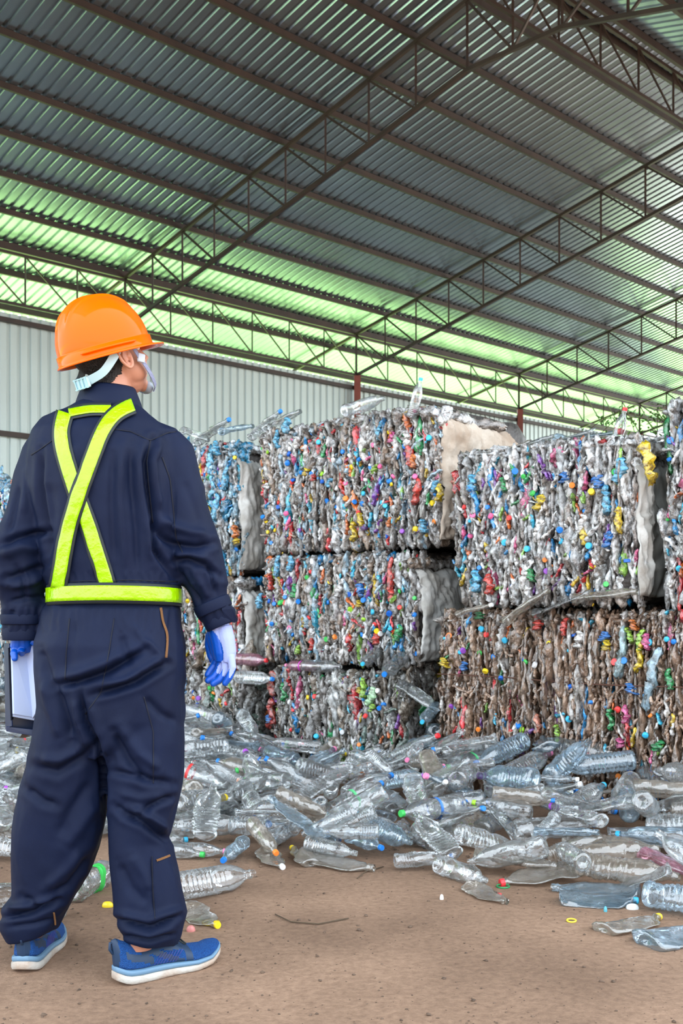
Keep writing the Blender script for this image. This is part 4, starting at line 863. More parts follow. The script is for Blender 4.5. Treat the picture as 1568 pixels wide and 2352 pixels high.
def displace(me):
    V, Nn = arrs(me); px = 784+F*V[:, 0]/V[:, 1]; py = HZ-F*(V[:, 2]-1)/V[:, 1]; D = np.zeros(len(V)); back = np.clip(-Nn[:, 1]*2.2+.25, 0, 1)
    for pts, wdt, amp in FOLD:
        pts = np.array(pts, float); best = np.full(len(V), 1e9); par = np.zeros(len(V)); tot = np.linalg.norm(np.diff(pts, axis=0), axis=1).sum(); acc = 0
        for a, c in zip(pts[:-1], pts[1:]):
            d = c-a; L = np.linalg.norm(d); t = np.clip(((px-a[0])*d[0]+(py-a[1])*d[1])/(L*L), 0, 1); dd = np.hypot(px-a[0]-t*d[0], py-a[1]-t*d[1]); mk = dd < best; best = np.where(mk, dd, best); par = np.where(mk, (acc+t*L)/tot, par); acc += L
        D += 2.0*amp*.001*np.exp(-(best/(wdt*.95))**2)*np.clip(np.sin(par*PI)*2, .25, 1)*back
        if amp < -5: D += .25*abs(amp)*.001*np.exp(-((best-wdt*2)/wdt)**2)*back
    for i, v in enumerate(V):
        p = Vector(v); q = p+noise.noise_vector(p*5)*.05
        nz = (1-abs(noise.noise(Vector((q.x*13, q.y*13, q.z*7)))*2))*.0045+noise.noise(Vector((q.x*30, q.y*30, q.z*16)))*.0022
        if 1395 < py[i] < 1450 or 1315 < py[i] < 1347: nz += math.sin(px[i]*.33+3*noise.noise(p*20))*.0022
        D[i] += nz*(1-.3*back[i]) - .002
        if 1340 < py[i] < 1400: D[i] -= .007*math.sin((py[i]-1340)/60*PI)
    setco(me, V+Nn*D[:, None])
displace(cov); displace_done = True
sm_ = cov
padopt(link('coverall', cov, M['navy']))
BVH = BVHTree.FromPolygons([v.co[:] for v in cov.vertices], [p.vertices[:] for p in cov.polygons])
def surf(px, py, front=False, rad=None):
    """point on the suit seen at that pixel (from the back), or the matching one on the chest side"""
    d = Vector(((px-784)/F, 1, (HZ-py)/F)).normalized()
    if not front: h = BVH.ray_cast(Vector((0, 0, 1)), d)
    else: h = BVH.ray_cast(Vector((0, 0, 1))+d*6, -d)
    return (h[0], h[1]) if h[0] is not None else (None, None)
def ribbon(name, pts, wpx, m, lift=.004, th=.0022, front=False, parent=None, n=40, edge=None, smooth_it=6):
    """strip lying on the suit along a polyline given in figure-plane pixels"""
    P_ = [Vector((x, y)) for x, y in pts]; L = [0]
    for a, c in zip(P_, P_[1:]): L.append(L[-1]+(c-a).length)
    rows = []
    for i in range(n+1):
        s = L[-1]*i/n; j = max(k for k in range(len(L)) if L[k] <= s+1e-6); j = min(j, len(P_)-2)
        p = P_[j].lerp(P_[j+1], (s-L[j])/(L[j+1]-L[j])); d = (P_[j+1]-P_[j]).normalized(); nn = Vector((-d.y, d.x)); row = []
        for k in range(7):
            q = p+nn*(wpx*(k/6-.5)); h, nv = surf(q.x, q.y, front)
            row.append((h, nv))
        rows.append(row)
    H = np.full((n+1, 7, 3), np.nan); NN = np.zeros((n+1, 7, 3))
    for i, row in enumerate(rows):
        for k, (h, nv) in enumerate(row):
            if h is not None: H[i, k] = h; NN[i, k] = nv
    for i in range(n+1):
        for k in range(7):
            if np.isnan(H[i, k, 0]):
                c = [H[i, kk] for kk in range(7) if not np.isnan(H[i, kk, 0])] or [H[ii, k] for ii in range(n+1) if not np.isnan(H[ii, k, 0])]; H[i, k] = c[0] if c else (0, 0, 0)
    for _ in range(smooth_it):
        H2 = H.copy(); H2[1:-1] = (H[:-2]+H[1:-1]*2+H[2:])/4; H2[:, 1:-1] = (H2[:, :-2]+H2[:, 1:-1]*2+H2[:, 2:])/4; H = H2
    sgn = 1 if front else -1; outv = np.array([0, sgn, 0.]); NNm = NN*.5+outv; NNm /= np.linalg.norm(NNm, axis=2, keepdims=True)
    H = H+NNm*(lift+th); b = MB()
    for i in range(n+1):
        for k in range(7): b.v.append(tuple(H[i, k]))
    b.f = [(i*7+k, i*7+k+1, (i+1)*7+k+1, (i+1)*7+k) for i in range(n) for k in range(6)]
    me = b.mesh(name, True); o = link(name, me, m); sd = o.modifiers.new('t', 'SOLIDIFY'); sd.thickness = th*1.6; sd.offset = 0
    if parent is None: padopt(o)
    else: o.parent = parent; o.matrix_parent_inverse = PINV
    return o
vest = empty('reflective_harness'); padopt(vest); vest.matrix_parent_inverse = Matrix.Identity(4); tag(vest, 'lime yellow reflective harness with black edges')
def strap(pts, w_, lift, front=False, n=44):
    ribbon('strap_binding', pts, w_+9, M['blackband'], lift, .0016, front, vest, n); ribbon('reflective_strap', pts, w_-3, M['hivis'], lift+.003, .0012, front, vest, n)
strap([(151, 950), (139, 990), (147, 1040), (170, 1115), (206, 1210), (248, 1345)], 33, .004)
strap([(306, 934), (268, 950), (240, 985), (214, 1050), (180, 1145), (158, 1220), (136, 1350)], 32, .009)
strap([(160, 951), (205, 942), (256, 942)], 20, .004, n=16)
strap([(300, 950), (320, 1100), (320, 1350)], 34, .005, True); strap([(160, 955), (150, 1100), (165, 1350)], 34, .005, True)
# belt: a band round the waist
def band(name, z0, z1, m, off, cx, parent, n=96):
    b = MB(); cy = 2.9; rows = 5; R_ = []
    for j in range(rows):
        z = z0+(z1-z0)*j/(rows-1); rr = []
        for k in range(n):
            a = 2*PI*k/n; d = Vector((math.cos(a), math.sin(a), 0)); o = Vector((cx, cy, z-.008*math.sin(a))); h = BVH.ray_cast(o+d*.6, -d)[0]
            lim = .186
            r = (Vector((h.x-cx, h.y-cy, 0))).length if h is not None else .16
            rr.append(.158/math.sqrt((abs(math.cos(a))*.93)**2.3+(abs(math.sin(a))*1.10)**2.3)**(2/2.3)**1 if False else .158/((abs(math.cos(a))*.915)**2.4+(abs(math.sin(a))*1.13)**2.4)**(1/2.4))
        for _ in range(6): rr = [max(rr[k], (rr[k-1]+rr[k]+rr[(k+1) % n])/3) if _ < 3 else (rr[k-1]+rr[k]*2+rr[(k+1) % n])/4 for k in range(n)]
        R_.append(rr)
    mx = [max(R_[j][k] for j in range(rows)) for k in range(n)]
    for j in range(rows):
        for k in range(n):
            a = 2*PI*k/n; z = z0+(z1-z0)*j/(rows-1)-.008*math.sin(a); r = mx[k]+off; b.v.append((cx+r*math.cos(a), cy+r*math.sin(a), z))
    b.f = [(j*n+k, j*n+(k+1) % n, (j+1)*n+(k+1) % n, (j+1)*n+k) for j in range(rows-1) for k in range(n)]
    o = link(name, b.mesh(name, True), m); sd = o.modifiers.new('t', 'SOLIDIFY'); sd.thickness = .003; sd.offset = 0; o.parent = parent; o.matrix_parent_inverse = PINV
zb0 = 1+(HZ-1393)*K; zb1 = 1+(HZ-1347)*K
bx = (264-784)*K
band('belt_binding', zb0, zb1, M['blackband'], .003, bx, vest); band('reflective_belt', zb0+.0085, zb1-.0075, M['hivis'], .0055, bx, vest)
# zips
ribbon('hip_zip', [(369, 1396), (373, 1425), (384, 1455), (384, 1480), (381, 1510)], 4.5, M['zip'], .002, .001, n=30)
ribbon('knee_zip', [(360, 1976), (384, 1967), (406, 1957)], 5, M['zip'], .002, .001, n=14)
ribbon('ankle_zip', [(124, 2095), (127, 2120), (126, 2145)], 3.5, M['zip'], .002, .001, n=14)
for pts in ([(262, 986), (300, 991), (345, 1012), (385, 994), (426, 990)], [(345, 1012), (337, 1060), (342, 1120), (351, 1200)], [(372, 1050), (390, 1100), (398, 1170), (404, 1235), (424, 1280)], [(116, 1338), (200, 1334), (300, 1332), (408, 1336)], [(349, 1966), (351, 2040), (356, 2110)], [(125, 1008), (95, 1030), (72, 1045)], [(160, 1420), (152, 1500), (150, 1560)], [(262, 1420), (250, 1500), (232, 1590), (196, 1640)], [(330, 1600), (352, 1680), (352, 1800)]):
    ribbon('seam', pts, 2.2, M['navy2'], -.0012, .0016, n=40, smooth_it=1)
# cuffs: a band with tab at each wrist, hems at the ankles
def cuffring(name, cpx, cpy, d, hw, hd, tdir, hgt, m=M['navy']):
    b = MB(); c = PP(cpx, cpy, d); t = Vector(tdir).normalized(); tubeg(b, [(cpx, cpy, d, hw, hd, tdir), (cpx+tdir[0]*hgt*.5, cpy-tdir[2]*hgt*.5, d, hw*1.0, hd, tdir), (cpx+tdir[0]*hgt, cpy-tdir[2]*hgt, d, hw*.97, hd*.97, tdir)], 28, 2.3)
    me = b.mesh(name, True); o = link(name, me, m); bv = o.modifiers.new('b', 'BEVEL'); bv.width = .003; bv.segments = 2; padopt(o)
cuffring('sleeve_tab', 484, 1381, .018, 44, .055, (.40, 0, -.92), 26)
cuffring('sleeve_cuff', 500, 1416, .026, 37, .047, (.40, 0, -.92), 24)
cuffring('sleeve_tab', 53, 1410, .008, 50, .058, (0, 0, -1), 24)
cuffring('sleeve_cuff', 53, 1440, .016, 47, .052, (0, 0, -1), 30)
b = MB(); b.v = [tuple(PP(*q)) for q in ((512, 1378, -.02), (532, 1398, -.01), (546, 1424, .0), (538, 1430, .0), (520, 1424, -.01), (508, 1400, -.025))]; b.f = [tuple(range(6))]
o = b.build('cuff_flap', M['navy']); sd = o.modifiers.new('t', 'SOLIDIFY'); sd.thickness = .006; sd.offset = 0; padopt(o)
# collar
def collar():
    b = MB(); n = 40; prof = [(56, 884, 0), (61, 888, 0), (66, 900, 1), (74, 921, 2), (79, 936, 3), (76, 938, 3), (68, 920, 2), (60, 905, 1), (55, 892, 0)]
    for (r, y, _) in prof:
        for k in range(n):
            a = 2*PI*k/n; yy = y+10*math.sin(a)*(-1)*-.5+6*math.cos(a)
            b.v.append(tuple(PP(250+r*math.cos(a)*1.0, yy, .012+r*K*.98*math.sin(a))))
    m_ = len(prof); b.f = [(i*n+k, i*n+(k+1) % n, ((i+1) % m_)*n+(k+1) % n, ((i+1) % m_)*n+k) for i in range(m_) for k in range(n)]
    o = b.build('collar', M['navy'], None, True); padopt(o)
collar()
# ---- head, built in head axes: x = right ear, y = face, z = crown
ph, pt = math.radians(51), math.radians(20)
Fv = Vector((math.sin(ph)*math.cos(pt), math.cos(ph)*math.cos(pt), math.sin(pt))); Rv = Vector((math.cos(ph), -math.sin(ph), 0)); Uv = Rv.cross(Fv)
HC = PP(249, 812, .015); HM4 = Matrix((( Rv.x, Fv.x, Uv.x, HC.x), (Rv.y, Fv.y, Uv.y, HC.y), (Rv.z, Fv.z, Uv.z, HC.z), (0, 0, 0, 1)))
def ell(b, c, r, R=None, n=20):
    base = len(b.v); R = R or Matrix.Identity(3); m_ = n//2
    for j in range(m_+1):
        ph_ = PI*j/m_
        for k in range(n):
            a = 2*PI*k/n; q = R @ Vector((r[0]*math.sin(ph_)*math.cos(a), r[1]*math.sin(ph_)*math.sin(a), r[2]*math.cos(ph_))); b.v.append(tuple(Vector(c)+q))
    b.f += [(base+j*n+k, base+(j+1)*n+k, base+(j+1)*n+(k+1) % n, base+j*n+(k+1) % n) for j in range(m_) for k in range(n)]
hb = MB()
ell(hb, (0, -.012, .028), (.076, .094, .084)); ell(hb, (0, .022, -.032), (.064, .066, .080)); ell(hb, (0, .034, -.070), (.050, .054, .052)); ell(hb, (0, .072, -.104), (.022, .018, .018))
ell(hb, (.036, .040, -.050), (.030, .042, .045)); ell(hb, (-.036, .040, -.050), (.030, .042, .045)); ell(hb, (.028, .062, -.030), (.024, .022, .022)); ell(hb, (-.028, .062, -.030), (.024, .022, .022))
ell(hb, (0, .078, .012), (.052, .014, .012)); ell(hb, (0, .076, -.066), (.024, .018, .010)); ell(hb, (0, .078, -.080), (.020, .016, .008))
hb.tube([(0, .083, .004), (0, .092, -.018), (0, .104, -.036), (0, .094, -.044)], [.008, .010, .013, .009], 10); ell(hb, (.012, .092, -.040), (.009, .010, .008)); ell(hb, (-.012, .092, -.040), (.009, .010, .008))
# neck in world direction, brought to head axes
nk = [HM4.inverted() @ PP(x, y, d) for x, y, d in ((262, 850, .03), (254, 880, .022), (250, 910, .018), (250, 950, .012))]
hb.tube([tuple(p) for p in nk], [.056, .056, .058, .064], 20)
hd_me = remesh(hb, .0036, 7, 'head_skin')
for v in hd_me.vertices:      # eye sockets and mouth line
    c = v.co
    for sx in (-1, 1):
        d2 = ((c.x-sx*.030)/.017)**2+((c.z+.004)/.010)**2
        if c.y > .04: v.co.y -= .006*math.exp(-d2)
    if c.y > .06: v.co.y -= .003*math.exp(-((c.z+.073)/.0025)**2-(c.x/.022)**2)
# ears
def earmesh(sx):
    b = MB(); pts = []
    for a in np.linspace(0, 2*PI, 22, endpoint=False):
        r = 1+.12*math.cos(a*2+.5); y = -.004+.0165*r*math.cos(a)-.003*math.sin(a); z = -.018+.031*math.sin(a)-(.004 if a > PI else 0); pts.append((sx*(.079+.006*(1-math.cos(a))*.9), y-.004*(math.sin(a)), z))
    b.tube(pts, [.0045 if 0.3 < a < 5.0 else .0060 for a in np.linspace(0, 2*PI, 22, endpoint=False)], 8, closed=True)
    ell(b, (sx*.078, -.004, -.018), (.0055, .015, .027)); ell(b, (sx*.080, -.001, -.043), (.006, .008, .009)); ell(b, (sx*.081, .008, -.022), (.004, .004, .006)); b.tube([(sx*.083, .004, -.004), (sx*.084, -.006, -.008), (sx*.084, -.009, -.022), (sx*.083, -.004, -.034)], .0032, 8)
    return b
allb = MB()
def hobj(name, me, m, parent=None):
    o = link(name, me, m); o.matrix_world = Matrix.Identity(4); o.parent = person if parent is None else parent
    o.matrix_parent_inverse = Matrix.Identity(4); o.matrix_local = (PINV @ HM4) if parent is None else Matrix.Identity(4); return o
em = []
eb = MB(); 
for sx in (1, -1):
    q = earmesh(sx); k = len(eb.v); eb.v += q.v; eb.f += [tuple(i+k for i in f) for f in q.f]
em = remesh(eb, .0016, 3, 'ears')
# merge ears into the body skin so it is one continuous figure mesh: skin = head + neck + hidden torso stub and ankles
bm = bmesh.new(); bm.from_mesh(hd_me); bm.from_mesh(em); jm = bpy.data.meshes.new('body'); bm.to_mesh(jm); bm.free(); smooth(jm)
hobj('body', jm, M['skin'])
for sx in (-1, 1):
    b = MB(); ell(b, (sx*.030, .0695, -.004), (.012, .010, .009)); o = hobj('eye', b.mesh('eye', True), mat('eye_white', (.75, .72, .7), .2))
    b = MB(); ell(b, (sx*.030, .0775, -.004), (.0052, .0032, .0052)); hobj('iris', b.mesh('iris', True), M['hair'])
    b = MB(); b.tube([(sx*.018, .078, .000), (sx*.030, .0815, .004), (sx*.044, .074, .000)], .0014, 6); hobj('eyelashes', b.mesh('eyelashes', True), M['hair'])
    b = MB(); b.tube([(sx*.014, .088, .014), (sx*.030, .088, .020), (sx*.048, .076, .016)], [.002, .0035, .0015], 8); hobj('eyebrow', b.mesh('eyebrow', True), M['hair'])
b = MB(); b.tube([(-.022, .083, -.072), (-.008, .0905, -.070), (0, .091, -.0715), (.008, .0905, -.070), (.022, .083, -.072)], [.001, .0035, .003, .0035, .001], 8); b.tube([(-.02, .083, -.076), (0, .090, -.080), (.02, .083, -.076)], [.001, .0045, .001], 8); hobj('lips', b.mesh('lips', True), mat('lips', (.5, .16, .13), .4))
# hair: the covered part of the scalp pushed out
bm = bmesh.new(); bm.from_mesh(hd_me); bm.normal_update()
def ishair(c):
    if c.z > .045: return True
    lim = -.078+.0 if c.y < -.045 else np.interp(c.y, [-.045, -.012, .012, .04], [-.078, -.060, -.012, .020])
    lim += noise.noise(c*60)*.008
    return c.y < .042 and c.z > lim and math.hypot(c.x, c.y+.01) < .2
dele = [f for f in bm.faces if not ishair(f.calc_center_median())]
bmesh.ops.delete(bm, geom=dele, context='FACES')
nrm = {v: v.normal.copy() for v in bm.verts}
for v in bm.verts:
    edgef = any(len(e.link_faces) < 2 for e in v.link_edges); t = .001 if edgef else .0045+.0025*noise.noise(v.co*70)
    v.co += nrm[v]*t
hm = bpy.data.meshes.new('hair'); bm.to_mesh(hm); bm.free(); smooth(hm); hobj('hair', hm, M['hair'])
# hard hat
hat = empty('hard_hat'); hat.parent = person; hat.matrix_local = PINV @ HM4; tag(hat, 'orange plastic hard hat with front brim')
n = 200; m_ = 90; b = MB(); hz0 = .020
def hatpt(a, t, off=0):
    # a: angle round (0 = right, pi/2 = front), t: 0 rim .. 1 crown
    rx, ry, rz = .1125+off, .1285+off, .133+off; el = t*PI/2; cr = math.cos(el)**.92; x = rx*cr*math.cos(a); y = ry*cr*math.sin(a)-.008; z = hz0+rz*math.sin(el)**.98
    # three ridges running front to back over the crown
    h = 0
    for c_, wd_, am in ((0, .009, .006), (.034, .0065, .0055), (-.034, .0065, .0055)): h += am*math.exp(-((x-c_)/wd_)**2)*min(1, max(0, (t-.28)*4))*min(1, max(0, (.105-y)/.03))
    rr = math.sqrt(x*x+(y+.008)**2+(z-hz0)**2)+1e-6; k = 1+h/rr; 
    return Vector((x*k, (y+.008)*k-.008, hz0+(z-hz0)*k))
rings = []
for j in range(m_+1): rings.append([hatpt(2*PI*k/n, j/m_) for k in range(n)])
def rimpt(a, r, z): return Vector(((.1125+r)*math.cos(a), (.1285+r)*math.sin(a)-.008, z))
def brimf(a): return max(0, math.sin(a))**3.0
low = []
for (r, z) in ((.0045, hz0-.000), (.0050, hz0-.022)): low.append([rimpt(2*PI*k/n, r, z) for k in range(n)])
fl = []
for (f_, dz) in ((.3, -.003), (1., -.006), (1., -.0095), (.3, -.0085)):
    row = []
    for k in range(n):
        a = 2*PI*k/n; ex = .0055+.031*brimf(a); row.append(rimpt(a, .005+ex*f_, hz0-.022+dz-.003*brimf(a)*f_+.006*abs(math.cos(a))*f_*brimf(a)))
    fl.append(row)
inner = [[rimpt(2*PI*k/n, .001, hz0-.026) for k in range(n)]]+[[hatpt(2*PI*k/n, j/12, -.003) for k in range(n)] for j in range(0, 13)]
order = rings[::-1]+low+fl+inner
for row in order: b.v += [tuple(p) for p in row]
b.f = [(i*n+k, (i+1)*n+k, (i+1)*n+(k+1) % n, i*n+(k+1) % n) for i in range(len(order)-1) for k in range(n)]
hobj('hat_shell', b.mesh('hat_shell', True), M['orange'], hat)
b = MB(); b.tube([tuple(rimpt(a, .0078, hz0-.010)+Vector((0, 0, 0))) for a in np.linspace(-.95, .25, 14)], [.001]+[.0035]*12+[.001], 8); hobj('side_rib', b.mesh('side_rib', True), M['orange'], hat)
def strip(name, pts, w_, th, m, parent, widths=None, nrm_c=(0, -.01, -.02)):
    b = MB(); P_ = [Vector(p) for p in pts]
    for i, p in enumerate(P_):
        d = (P_[min(i+1, len(P_)-1)]-P_[max(i-1, 0)]).normalized(); o_ = (p-Vector(nrm_c)); o_ = (o_-d*o_.dot(d)).normalized(); s = d.cross(o_); ww = (widths[i] if widths else w_)/2
        for q in (s*ww, s*ww+o_*th, -s*ww+o_*th, -s*ww): b.v.append(tuple(p+q))
    for i in range(len(P_)-1):
        for k in range(4): b.f.append((i*4+k, i*4+(k+1) % 4, (i+1)*4+(k+1) % 4, (i+1)*4+k))
    b.f += [(0, 1, 2, 3), tuple((len(P_)-1)*4+k for k in (3, 2, 1, 0))]
    me = b.mesh(name, False); o = hobj(name, me, m, parent); bv = o.modifiers.new('b', 'BEVEL'); bv.width = .0008; bv.segments = 2; return o
def cr(pts, n_=8):
    P_ = [Vector(p) for p in pts]; P_ = [P_[0]*2-P_[1]]+P_+[P_[-1]*2-P_[-2]]; out = []
    for i in range(1, len(P_)-2):
        for k in range(n_):
            t = k/n_; a, b_, c, d = P_[i-1], P_[i], P_[i+1], P_[i+2]; out.append(.5*((2*b_)+(c-a)*t+(2*a-5*b_+4*c-d)*t*t+(3*b_-a-3*c+d)*t**3))
    return out+[P_[-2]]
for sx in (1, -1):
    pts = cr([(sx*.086, .020, .018), (sx*.089, -.012, .008), (sx*.085, -.040, -.020), (sx*.070, -.070, -.046), (sx*.045, -.096, -.056), (sx*.018, -.108, -.060), (0, -.110, -.060)])
    strip('nape_strap', pts, .02, .0028, M['palestrap'], hat, [ .030-.008*math.sin(PI*i/(len(pts)-1)) for i in range(len(pts))])
b = MB(); b.box((.018, -.111, -.060), (.052, .009, .028), Matrix.Rotation(.25, 3, 'Z')); o = hobj('size_adjuster', b.mesh('size_adjuster'), M['palestrap'], hat); bv = o.modifiers.new('b', 'BEVEL'); bv.width = .002
b = MB()
for dx in (-.018, -.004, .010, .022): b.box((.018+dx, -.1165+dx*.25, -.060), (.0035, .006, .030), Matrix.Rotation(.25, 3, 'Z'))
for dz in (-.0125, .0125): b.box((.018, -.1165, -.060+dz), (.050, .005, .003), Matrix.Rotation(.25, 3, 'Z'))
hobj('adjuster_teeth', b.mesh('adjuster_teeth'), mat('pale_teal_plastic', (.30, .52, .58), .3), hat)
# headband inside the shell
b = MB(); b.tube([(.094*math.cos(a), .108*math.sin(a)-.008, hz0-.006) for a in np.linspace(0, 2*PI, 40, endpoint=False)], .005, 8, closed=True); hobj('headband', b.mesh('headband', True), M['palestrap'], hat)
mstrap = mat('chin_webbing', (.52, .56, .78), .8); nt = mstrap.node_tree; wv = N(nt, 'ShaderNodeTexWave', Scale=90.0); wv.bands_direction = 'Z'; tcs = N(nt, 'ShaderNodeTexCoord'); nt.links.new(tcs.outputs['Object'], wv.inputs[0]); rr = N(nt, 'ShaderNodeValToRGB'); rr.color_ramp.elements[0].color = (.06, .06, .10, 1); rr.color_ramp.elements[0].position = .15; rr.color_ramp.elements[1].position = .4; rr.color_ramp.elements[1].color = (.30, .33, .50, 1); nt.links.new(wv.outputs[0], rr.inputs[0]); nt.links.new(rr.outputs[0], nt.nodes['Principled BSDF'].inputs['Base Color'])
for sx in (1, -1):
    strip('chin_strap', cr([(sx*.087, .022, .012), (sx*.083, .034, -.020), (sx*.077, .050, -.050), (sx*.062, .070, -.085), (sx*.040, .086, -.112), (sx*.022, .090, -.122)]), .015, .0022, mstrap, hat)
    b = MB(); Rm = Matrix.Rotation(-.45*1, 3, 'X'); b.box((sx*.0830, .044, -.036), (.006, .022, .024), Rm); o = hobj('strap_buckle', b.mesh('strap_buckle'), mat('buckle_white', (.42, .47, .54), .35), hat); bv = o.modifiers.new('b', 'BEVEL'); bv.width = .002
b = MB(); ell(b, (0, .083, -.112), (.026, .015, .018)); me = b.mesh('chin_cup', True); hobj('chin_cup', me, mat('chin_cup', (.36, .42, .50), .35), hat)
# ---- gloves
def handmesh(palm, fingers, name):
    b = MB()
    for pts, r in palm: b.tube([tuple(PP(*p)) for p in pts], r, 14)
    for pts, r in fingers: 
        b.tube([tuple(PP(*p)) for p in pts], r, 12); ell(b, tuple(PP(*pts[-1])), (r[-1],)*3)
    return remesh(b, .0018, 4, name)
palm = [([(500, 1425, .03), (503, 1450, .03), (510, 1475, .03), (514, 1500, .03), (513, 1520, .03)], [.030, .028, .029, .029, .022]),
        ([(514, 1440, .02), (521, 1470, .015), (526, 1500, .012), (525, 1522, .01)], [.022, .022, .020, .015]), ([(492, 1440, .045), (494, 1465, .05), (500, 1495, .05), (502, 1515, .045)], [.020, .023, .021, .016])]
fing = [([(500, 1508, .05), (492, 1528, .055), (482, 1542, .05), (477, 1550, .045)], [.0125, .011, .0105, .0092]),
        ([(510, 1514, .035), (503, 1540, .03), (490, 1556, .022), (478, 1563, .02)], [.0125, .0115, .0105, .0092]),
        ([(520, 1514, .018), (516, 1544, .01), (503, 1562, .004), (490, 1570, .004)], [.0125, .0115, .0105, .0092]),
        ([(530, 1508, .002), (534, 1534, -.008), (526, 1556, -.010), (517, 1569, -.008)], [.0115, .0105, .0098, .0085]),
        ([(484, 1456, .055), (480, 1480, .066), (485, 1505, .07), (492, 1522, .068)], [.015, .013, .0125, .0105])]
def gloves(me, test, name, label):
    me.materials.append(M['glove_w']); me.materials.append(M['glove_b']); V, Nn = arrs(me)
    for p in me.polygons:
        c = V[p.vertices[0]]; nn = p.normal; p.material_index = 0 if test(784+F*c[0]/c[1], HZ-F*(c[2]-1)/c[1], c, nn) else 1
    o = bpy.data.objects.new(name, me); COL.objects.link(o); padopt(o); tag(o, label); return o
def rt(x, y, c, n_):
    xb = np.interp(y, [1430, 1447, 1460, 1480, 1500, 1515, 1530, 1545, 1552, 1560], [480, 488, 500, 509, 513, 512, 500, 497, 508, 516])
    f = abs(((x+y*.35) % 14)-7) > 1.2
    return x > xb and y < 1556+(x-520)*.5*(x < 520) and (y < 1534 or (y-1534) < 22*abs(math.sin((x-y*-.30)*.21))) and n_[1] < .55
gloves(handmesh(palm, fing, 'right_glove'), rt, 'work_glove', 'pale lilac knit glove with blue coated palm and fingertips')
lp = [([(54, 1455, .02), (56, 1475, .03), (58, 1492, .04)], [.030, .030, .024]), ([(44, 1460, .01), (40, 1485, .02), (40, 1498, .025)], [.020, .020, .014])]
lf = [([(36, 1490, .02), (32, 1502, -.002), (34, 1512, -.006)], [.011, .0105, .009]), ([(52, 1488, .02), (50, 1496, .0), (50, 1500, .02)], [.011, .010, .009]), ([(66, 1488, .04), (70, 1500, .06), (70, 1516, .065)], [.011, .0105, .009]), ([(80, 1480, .04), (86, 1492, .06), (86, 1508, .066)], [.011, .0105, .009]), ([(76, 1470, .0), (88, 1480, .0), (94, 1492, .01)], [.013, .012, .010])]
gloves(handmesh(lp, lf, 'left_glove'), lambda *a: False, 'work_glove', 'blue coated glove gripping the folder')
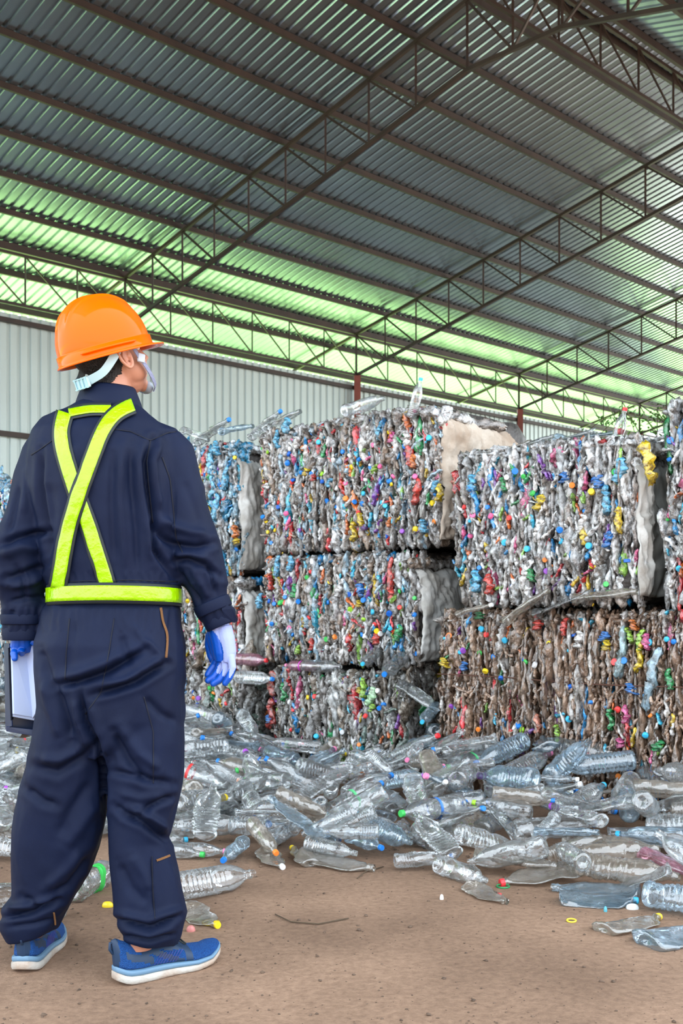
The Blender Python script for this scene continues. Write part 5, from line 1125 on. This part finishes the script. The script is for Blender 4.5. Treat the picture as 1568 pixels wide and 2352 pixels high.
# ---- shoes
def shoe(heel, toe, name, lab, L=.325):
    h = Vector(((heel[0]-784)/F*(F/(heel[1]-HZ)), F/(heel[1]-HZ), 0)); t = Vector(((toe[0]-784)/F*(F/(toe[1]-HZ)), F/(toe[1]-HZ), 0)); d = (t-h).normalized()
    e = empty(name); e.parent = person; e.matrix_local = PINV @ (Matrix.Translation(h) @ Matrix.Rotation(math.atan2(d.y, d.x), 4, 'Z')); tag(e, lab)
    def hw(x): return L*.5*np.interp(x, [0, .04, .12, .3, .5, .68, .82, .92, .975, 1.], [.05, .17, .225, .235, .25, .315, .30, .225, .13, .03])
    def bot(x): return np.interp(x, [0, .08, .2, .7, .85, 1.], [.014, .003, 0, 0, .006, .030])
    def rowsof(xs, prof, n_=None):
        b = MB(); n = len(prof(.5))
        for x in xs:
            b.v += [tuple(p) for p in prof(x)]
        b.f = [(i*n+k, i*n+(k+1) % n, (i+1)*n+(k+1) % n, (i+1)*n+k) for i in range(len(xs)-1) for k in range(n)]; b.f += [tuple(range(n))[::-1], tuple((len(xs)-1)*n+k for k in range(n))]; return b
    xs = [0, .008, .03, .06, .1, .15, .2, .3, .4, .5, .6, .7, .78, .85, .9, .94, .97, .99, 1.]
    side = lambda x: .018*np.interp(x, [0, .5, 1], [1.2, .9, .55])
    def solep(z0f, z1f, wex):
        def f(x):
            w_ = hw(x)+.004+wex; th = .032 if x < .35 else np.interp(x, [.35, 1], [.032, .019]); z0 = bot(x)+th*z0f; z1 = bot(x)+th*z1f; X = x*L
            return [(X, -w_*.92, z0), (X, -w_, z0+(z1-z0)*.35), (X, -w_*.98, z1), (X, w_*.98, z1), (X, w_, z0+(z1-z0)*.35), (X, w_*.92, z0)]
        return f
    def add(nm, b, m):
        o = link(nm, b.mesh(nm, True), m, e); bv = o.modifiers.new('b', 'BEVEL'); bv.width = .002; bv.limit_method = 'ANGLE'; return o
    add('sole', rowsof(xs, solep(0, .66, .003)), M['shoe_sole']); add('midsole', rowsof(xs, solep(.66, 1.12, .0015)), M['shoe_mid'])
    def th(x): return .032 if x < .35 else float(np.interp(x, [.35, 1], [.032, .019]))
    def up(x):
        w_ = hw(x)-.001; z0 = bot(x)+th(x)*1.05; hh = np.interp(x, [0, .03, .1, .22, .34, .42, .5, .6, .7, .8, .9, .96, 1.], [.070, .078, .072, .060, .066, .070, .060, .046, .036, .030, .025, .016, .004]); X = x*L; out = []
        lean = np.interp(x, [0, .1], [-.010, 0]); tw = np.interp(x, [0, .3, .45, .6, 1], [.55, .60, .48, .55, .55])
        for k in range(41):
            a = PI*k/40; c = math.cos(a); s = math.sin(a); ww = w_*(1-(1-tw)*s**3*.9)
            out.append((X+lean*s, -c*ww if abs(c) < .999 else -c*w_, z0+hh*s**.75))
        return out
    ux = [0, .006, .02, .045, .08, .12, .16, .2, .25, .3, .34, .38, .42, .46, .5, .55, .6, .65, .7, .75, .8, .85, .9, .94, .97, .99]
    ux = list(np.interp(np.linspace(0, len(ux)-1, 100), range(len(ux)), ux)); b = rowsof(ux, up); me = b.mesh('upper', True); me.materials.append(M['shoe_blue']); me.materials.append(M['shoe_dark'])
    o = link('upper', me, None, e)
    sub = o.modifiers.new('s', 'SUBSURF'); sub.levels = sub.render_levels = 1
    for p in me.polygons:
        c = p.center; x = c.x/L; z = c.z
        dark = (.07 < x < .30 and .055 < z+.10*(x-.18) < .074) or (.20 < x < .62 and z > .070-.05*abs(x-.42)+(.0 if x > .4 else .006)) or (abs((z-.035)-(.55-x)*.16-.0) < .008 and .3 < x < .58) or (.60 < x < .66) and z < .075 or x < .02
        p.material_index = 1 if dark else 0
    for s in (1, -1):
        ov = MB()
        for j in range(8):
            x = .30+j*.028; ov.tube([(x*L, s*(-hw(x))*1.0, bot(x)+th(x)*1.25), ((x+.07)*L, s*(-hw(x+.07))*.93, .066)], .0009, 5)
        add('side_stripes', ov, mat('stripe_violet', (.06, .05, .28), .6) if 'stripe_violet' not in bpy.data.materials else bpy.data.materials['stripe_violet'])
    lb = MB()
    for j in range(5):
        x = .44+j*.045; z = bot(x)+th(x)*1.05+np.interp(x, [.42, .5, .6, .7], [.072, .062, .048, .038])+.002; sl = 1 if j % 2 else -1
        lb.tube([(x*L-.006*sl, -.020, z-.006), (x*L, 0, z+.003), (x*L+.006*sl, .020, z-.006)], .0028, 6)
    x = .45*L
    for s in (-1, 1): lb.tube([(x, 0, .107), (x+.01, s*.014, .112), (x+.022, s*.030, .100), (x+.012, s*.018, .100), (x+.002, 0, .107)], .0022, 6); lb.tube([(x, 0, .107), (x+.03, s*.02, .090), (x+.05, s*.03, .074)], .002, 6)
    add('laces', lb, M['blackband'])
    tb = MB(); tb.tube([(-.004, 0, .082), (-.013, 0, .095), (-.012, 0, .112), (-.001, 0, .108)], .0042, 8); add('heel_loop', tb, M['shoe_dark'])
    sk = MB(); sk.tube([(.075, 0, .08), (.075, 0, .13), (.072, 0, .20)], [.036, .034, .038], 16); add('ankle', sk, M['skin'])
    return e
shoe((262, 2262), (512, 2198), 'running_shoe', 'blue mesh running shoe in side view, white sole')
shoe((52, 2238), (118, 2160), 'running_shoe', 'blue mesh running shoe seen from behind, white sole')
# ---- folder held in the left hand
fo = tag(empty('paper_folder', PP(50, 1690, .04)), 'open navy folder of white paper held down by the person\'s left hand', 'folder'); FI = None
bpy.context.view_layer.update(); FI = fo.matrix_world.inverted()
def leafp(name, pts, th, m, sub=None):
    b = MB(); b.v = [tuple(PP(*p)) for p in pts]; b.f = [tuple(range(len(pts)))]; o = link(name, b.mesh(name), m); sd = o.modifiers.new('t', 'SOLIDIFY'); sd.thickness = th; sd.offset = 0; bv = o.modifiers.new('b', 'BEVEL'); bv.width = min(.001, th*.3); o.parent = fo; o.matrix_parent_inverse = FI; return o
leafp('folder_cover', [(10, 1477, .055), (22, 1478, .02), (28, 1668, .02), (14, 1676, .055)], .004, M['cover'])
leafp('folder_cover', [(12, 1477, .062), (100, 1484, .10), (100, 1690, .10), (14, 1676, .062)], .004, M['cover'])
leafp('inner_flap', [(19, 1488, .01), (26, 1486, .03), (30, 1652, .03), (25, 1655, .01)], .003, M['navy2'])
leafp('folder_spine_edge', [(14, 1668, .03), (82, 1676, .05), (86, 1692, .05), (14, 1680, .03)], .004, M['cover'])
leafp('paper_sheets', [(25, 1479, .01), (61, 1493, .045), (75, 1648, .045), (30, 1640, .01)], .009, M['paper'])
leafp('paper_sheets', [(61, 1493, .045), (75, 1472, .02), (94, 1622, .02), (77, 1650, .045)], .009, M['paper'])
leafp('paper_sheets', [(26, 1484, .02), (62, 1497, .055), (84, 1656, .055), (28, 1646, .02)], .012, M['paper'])
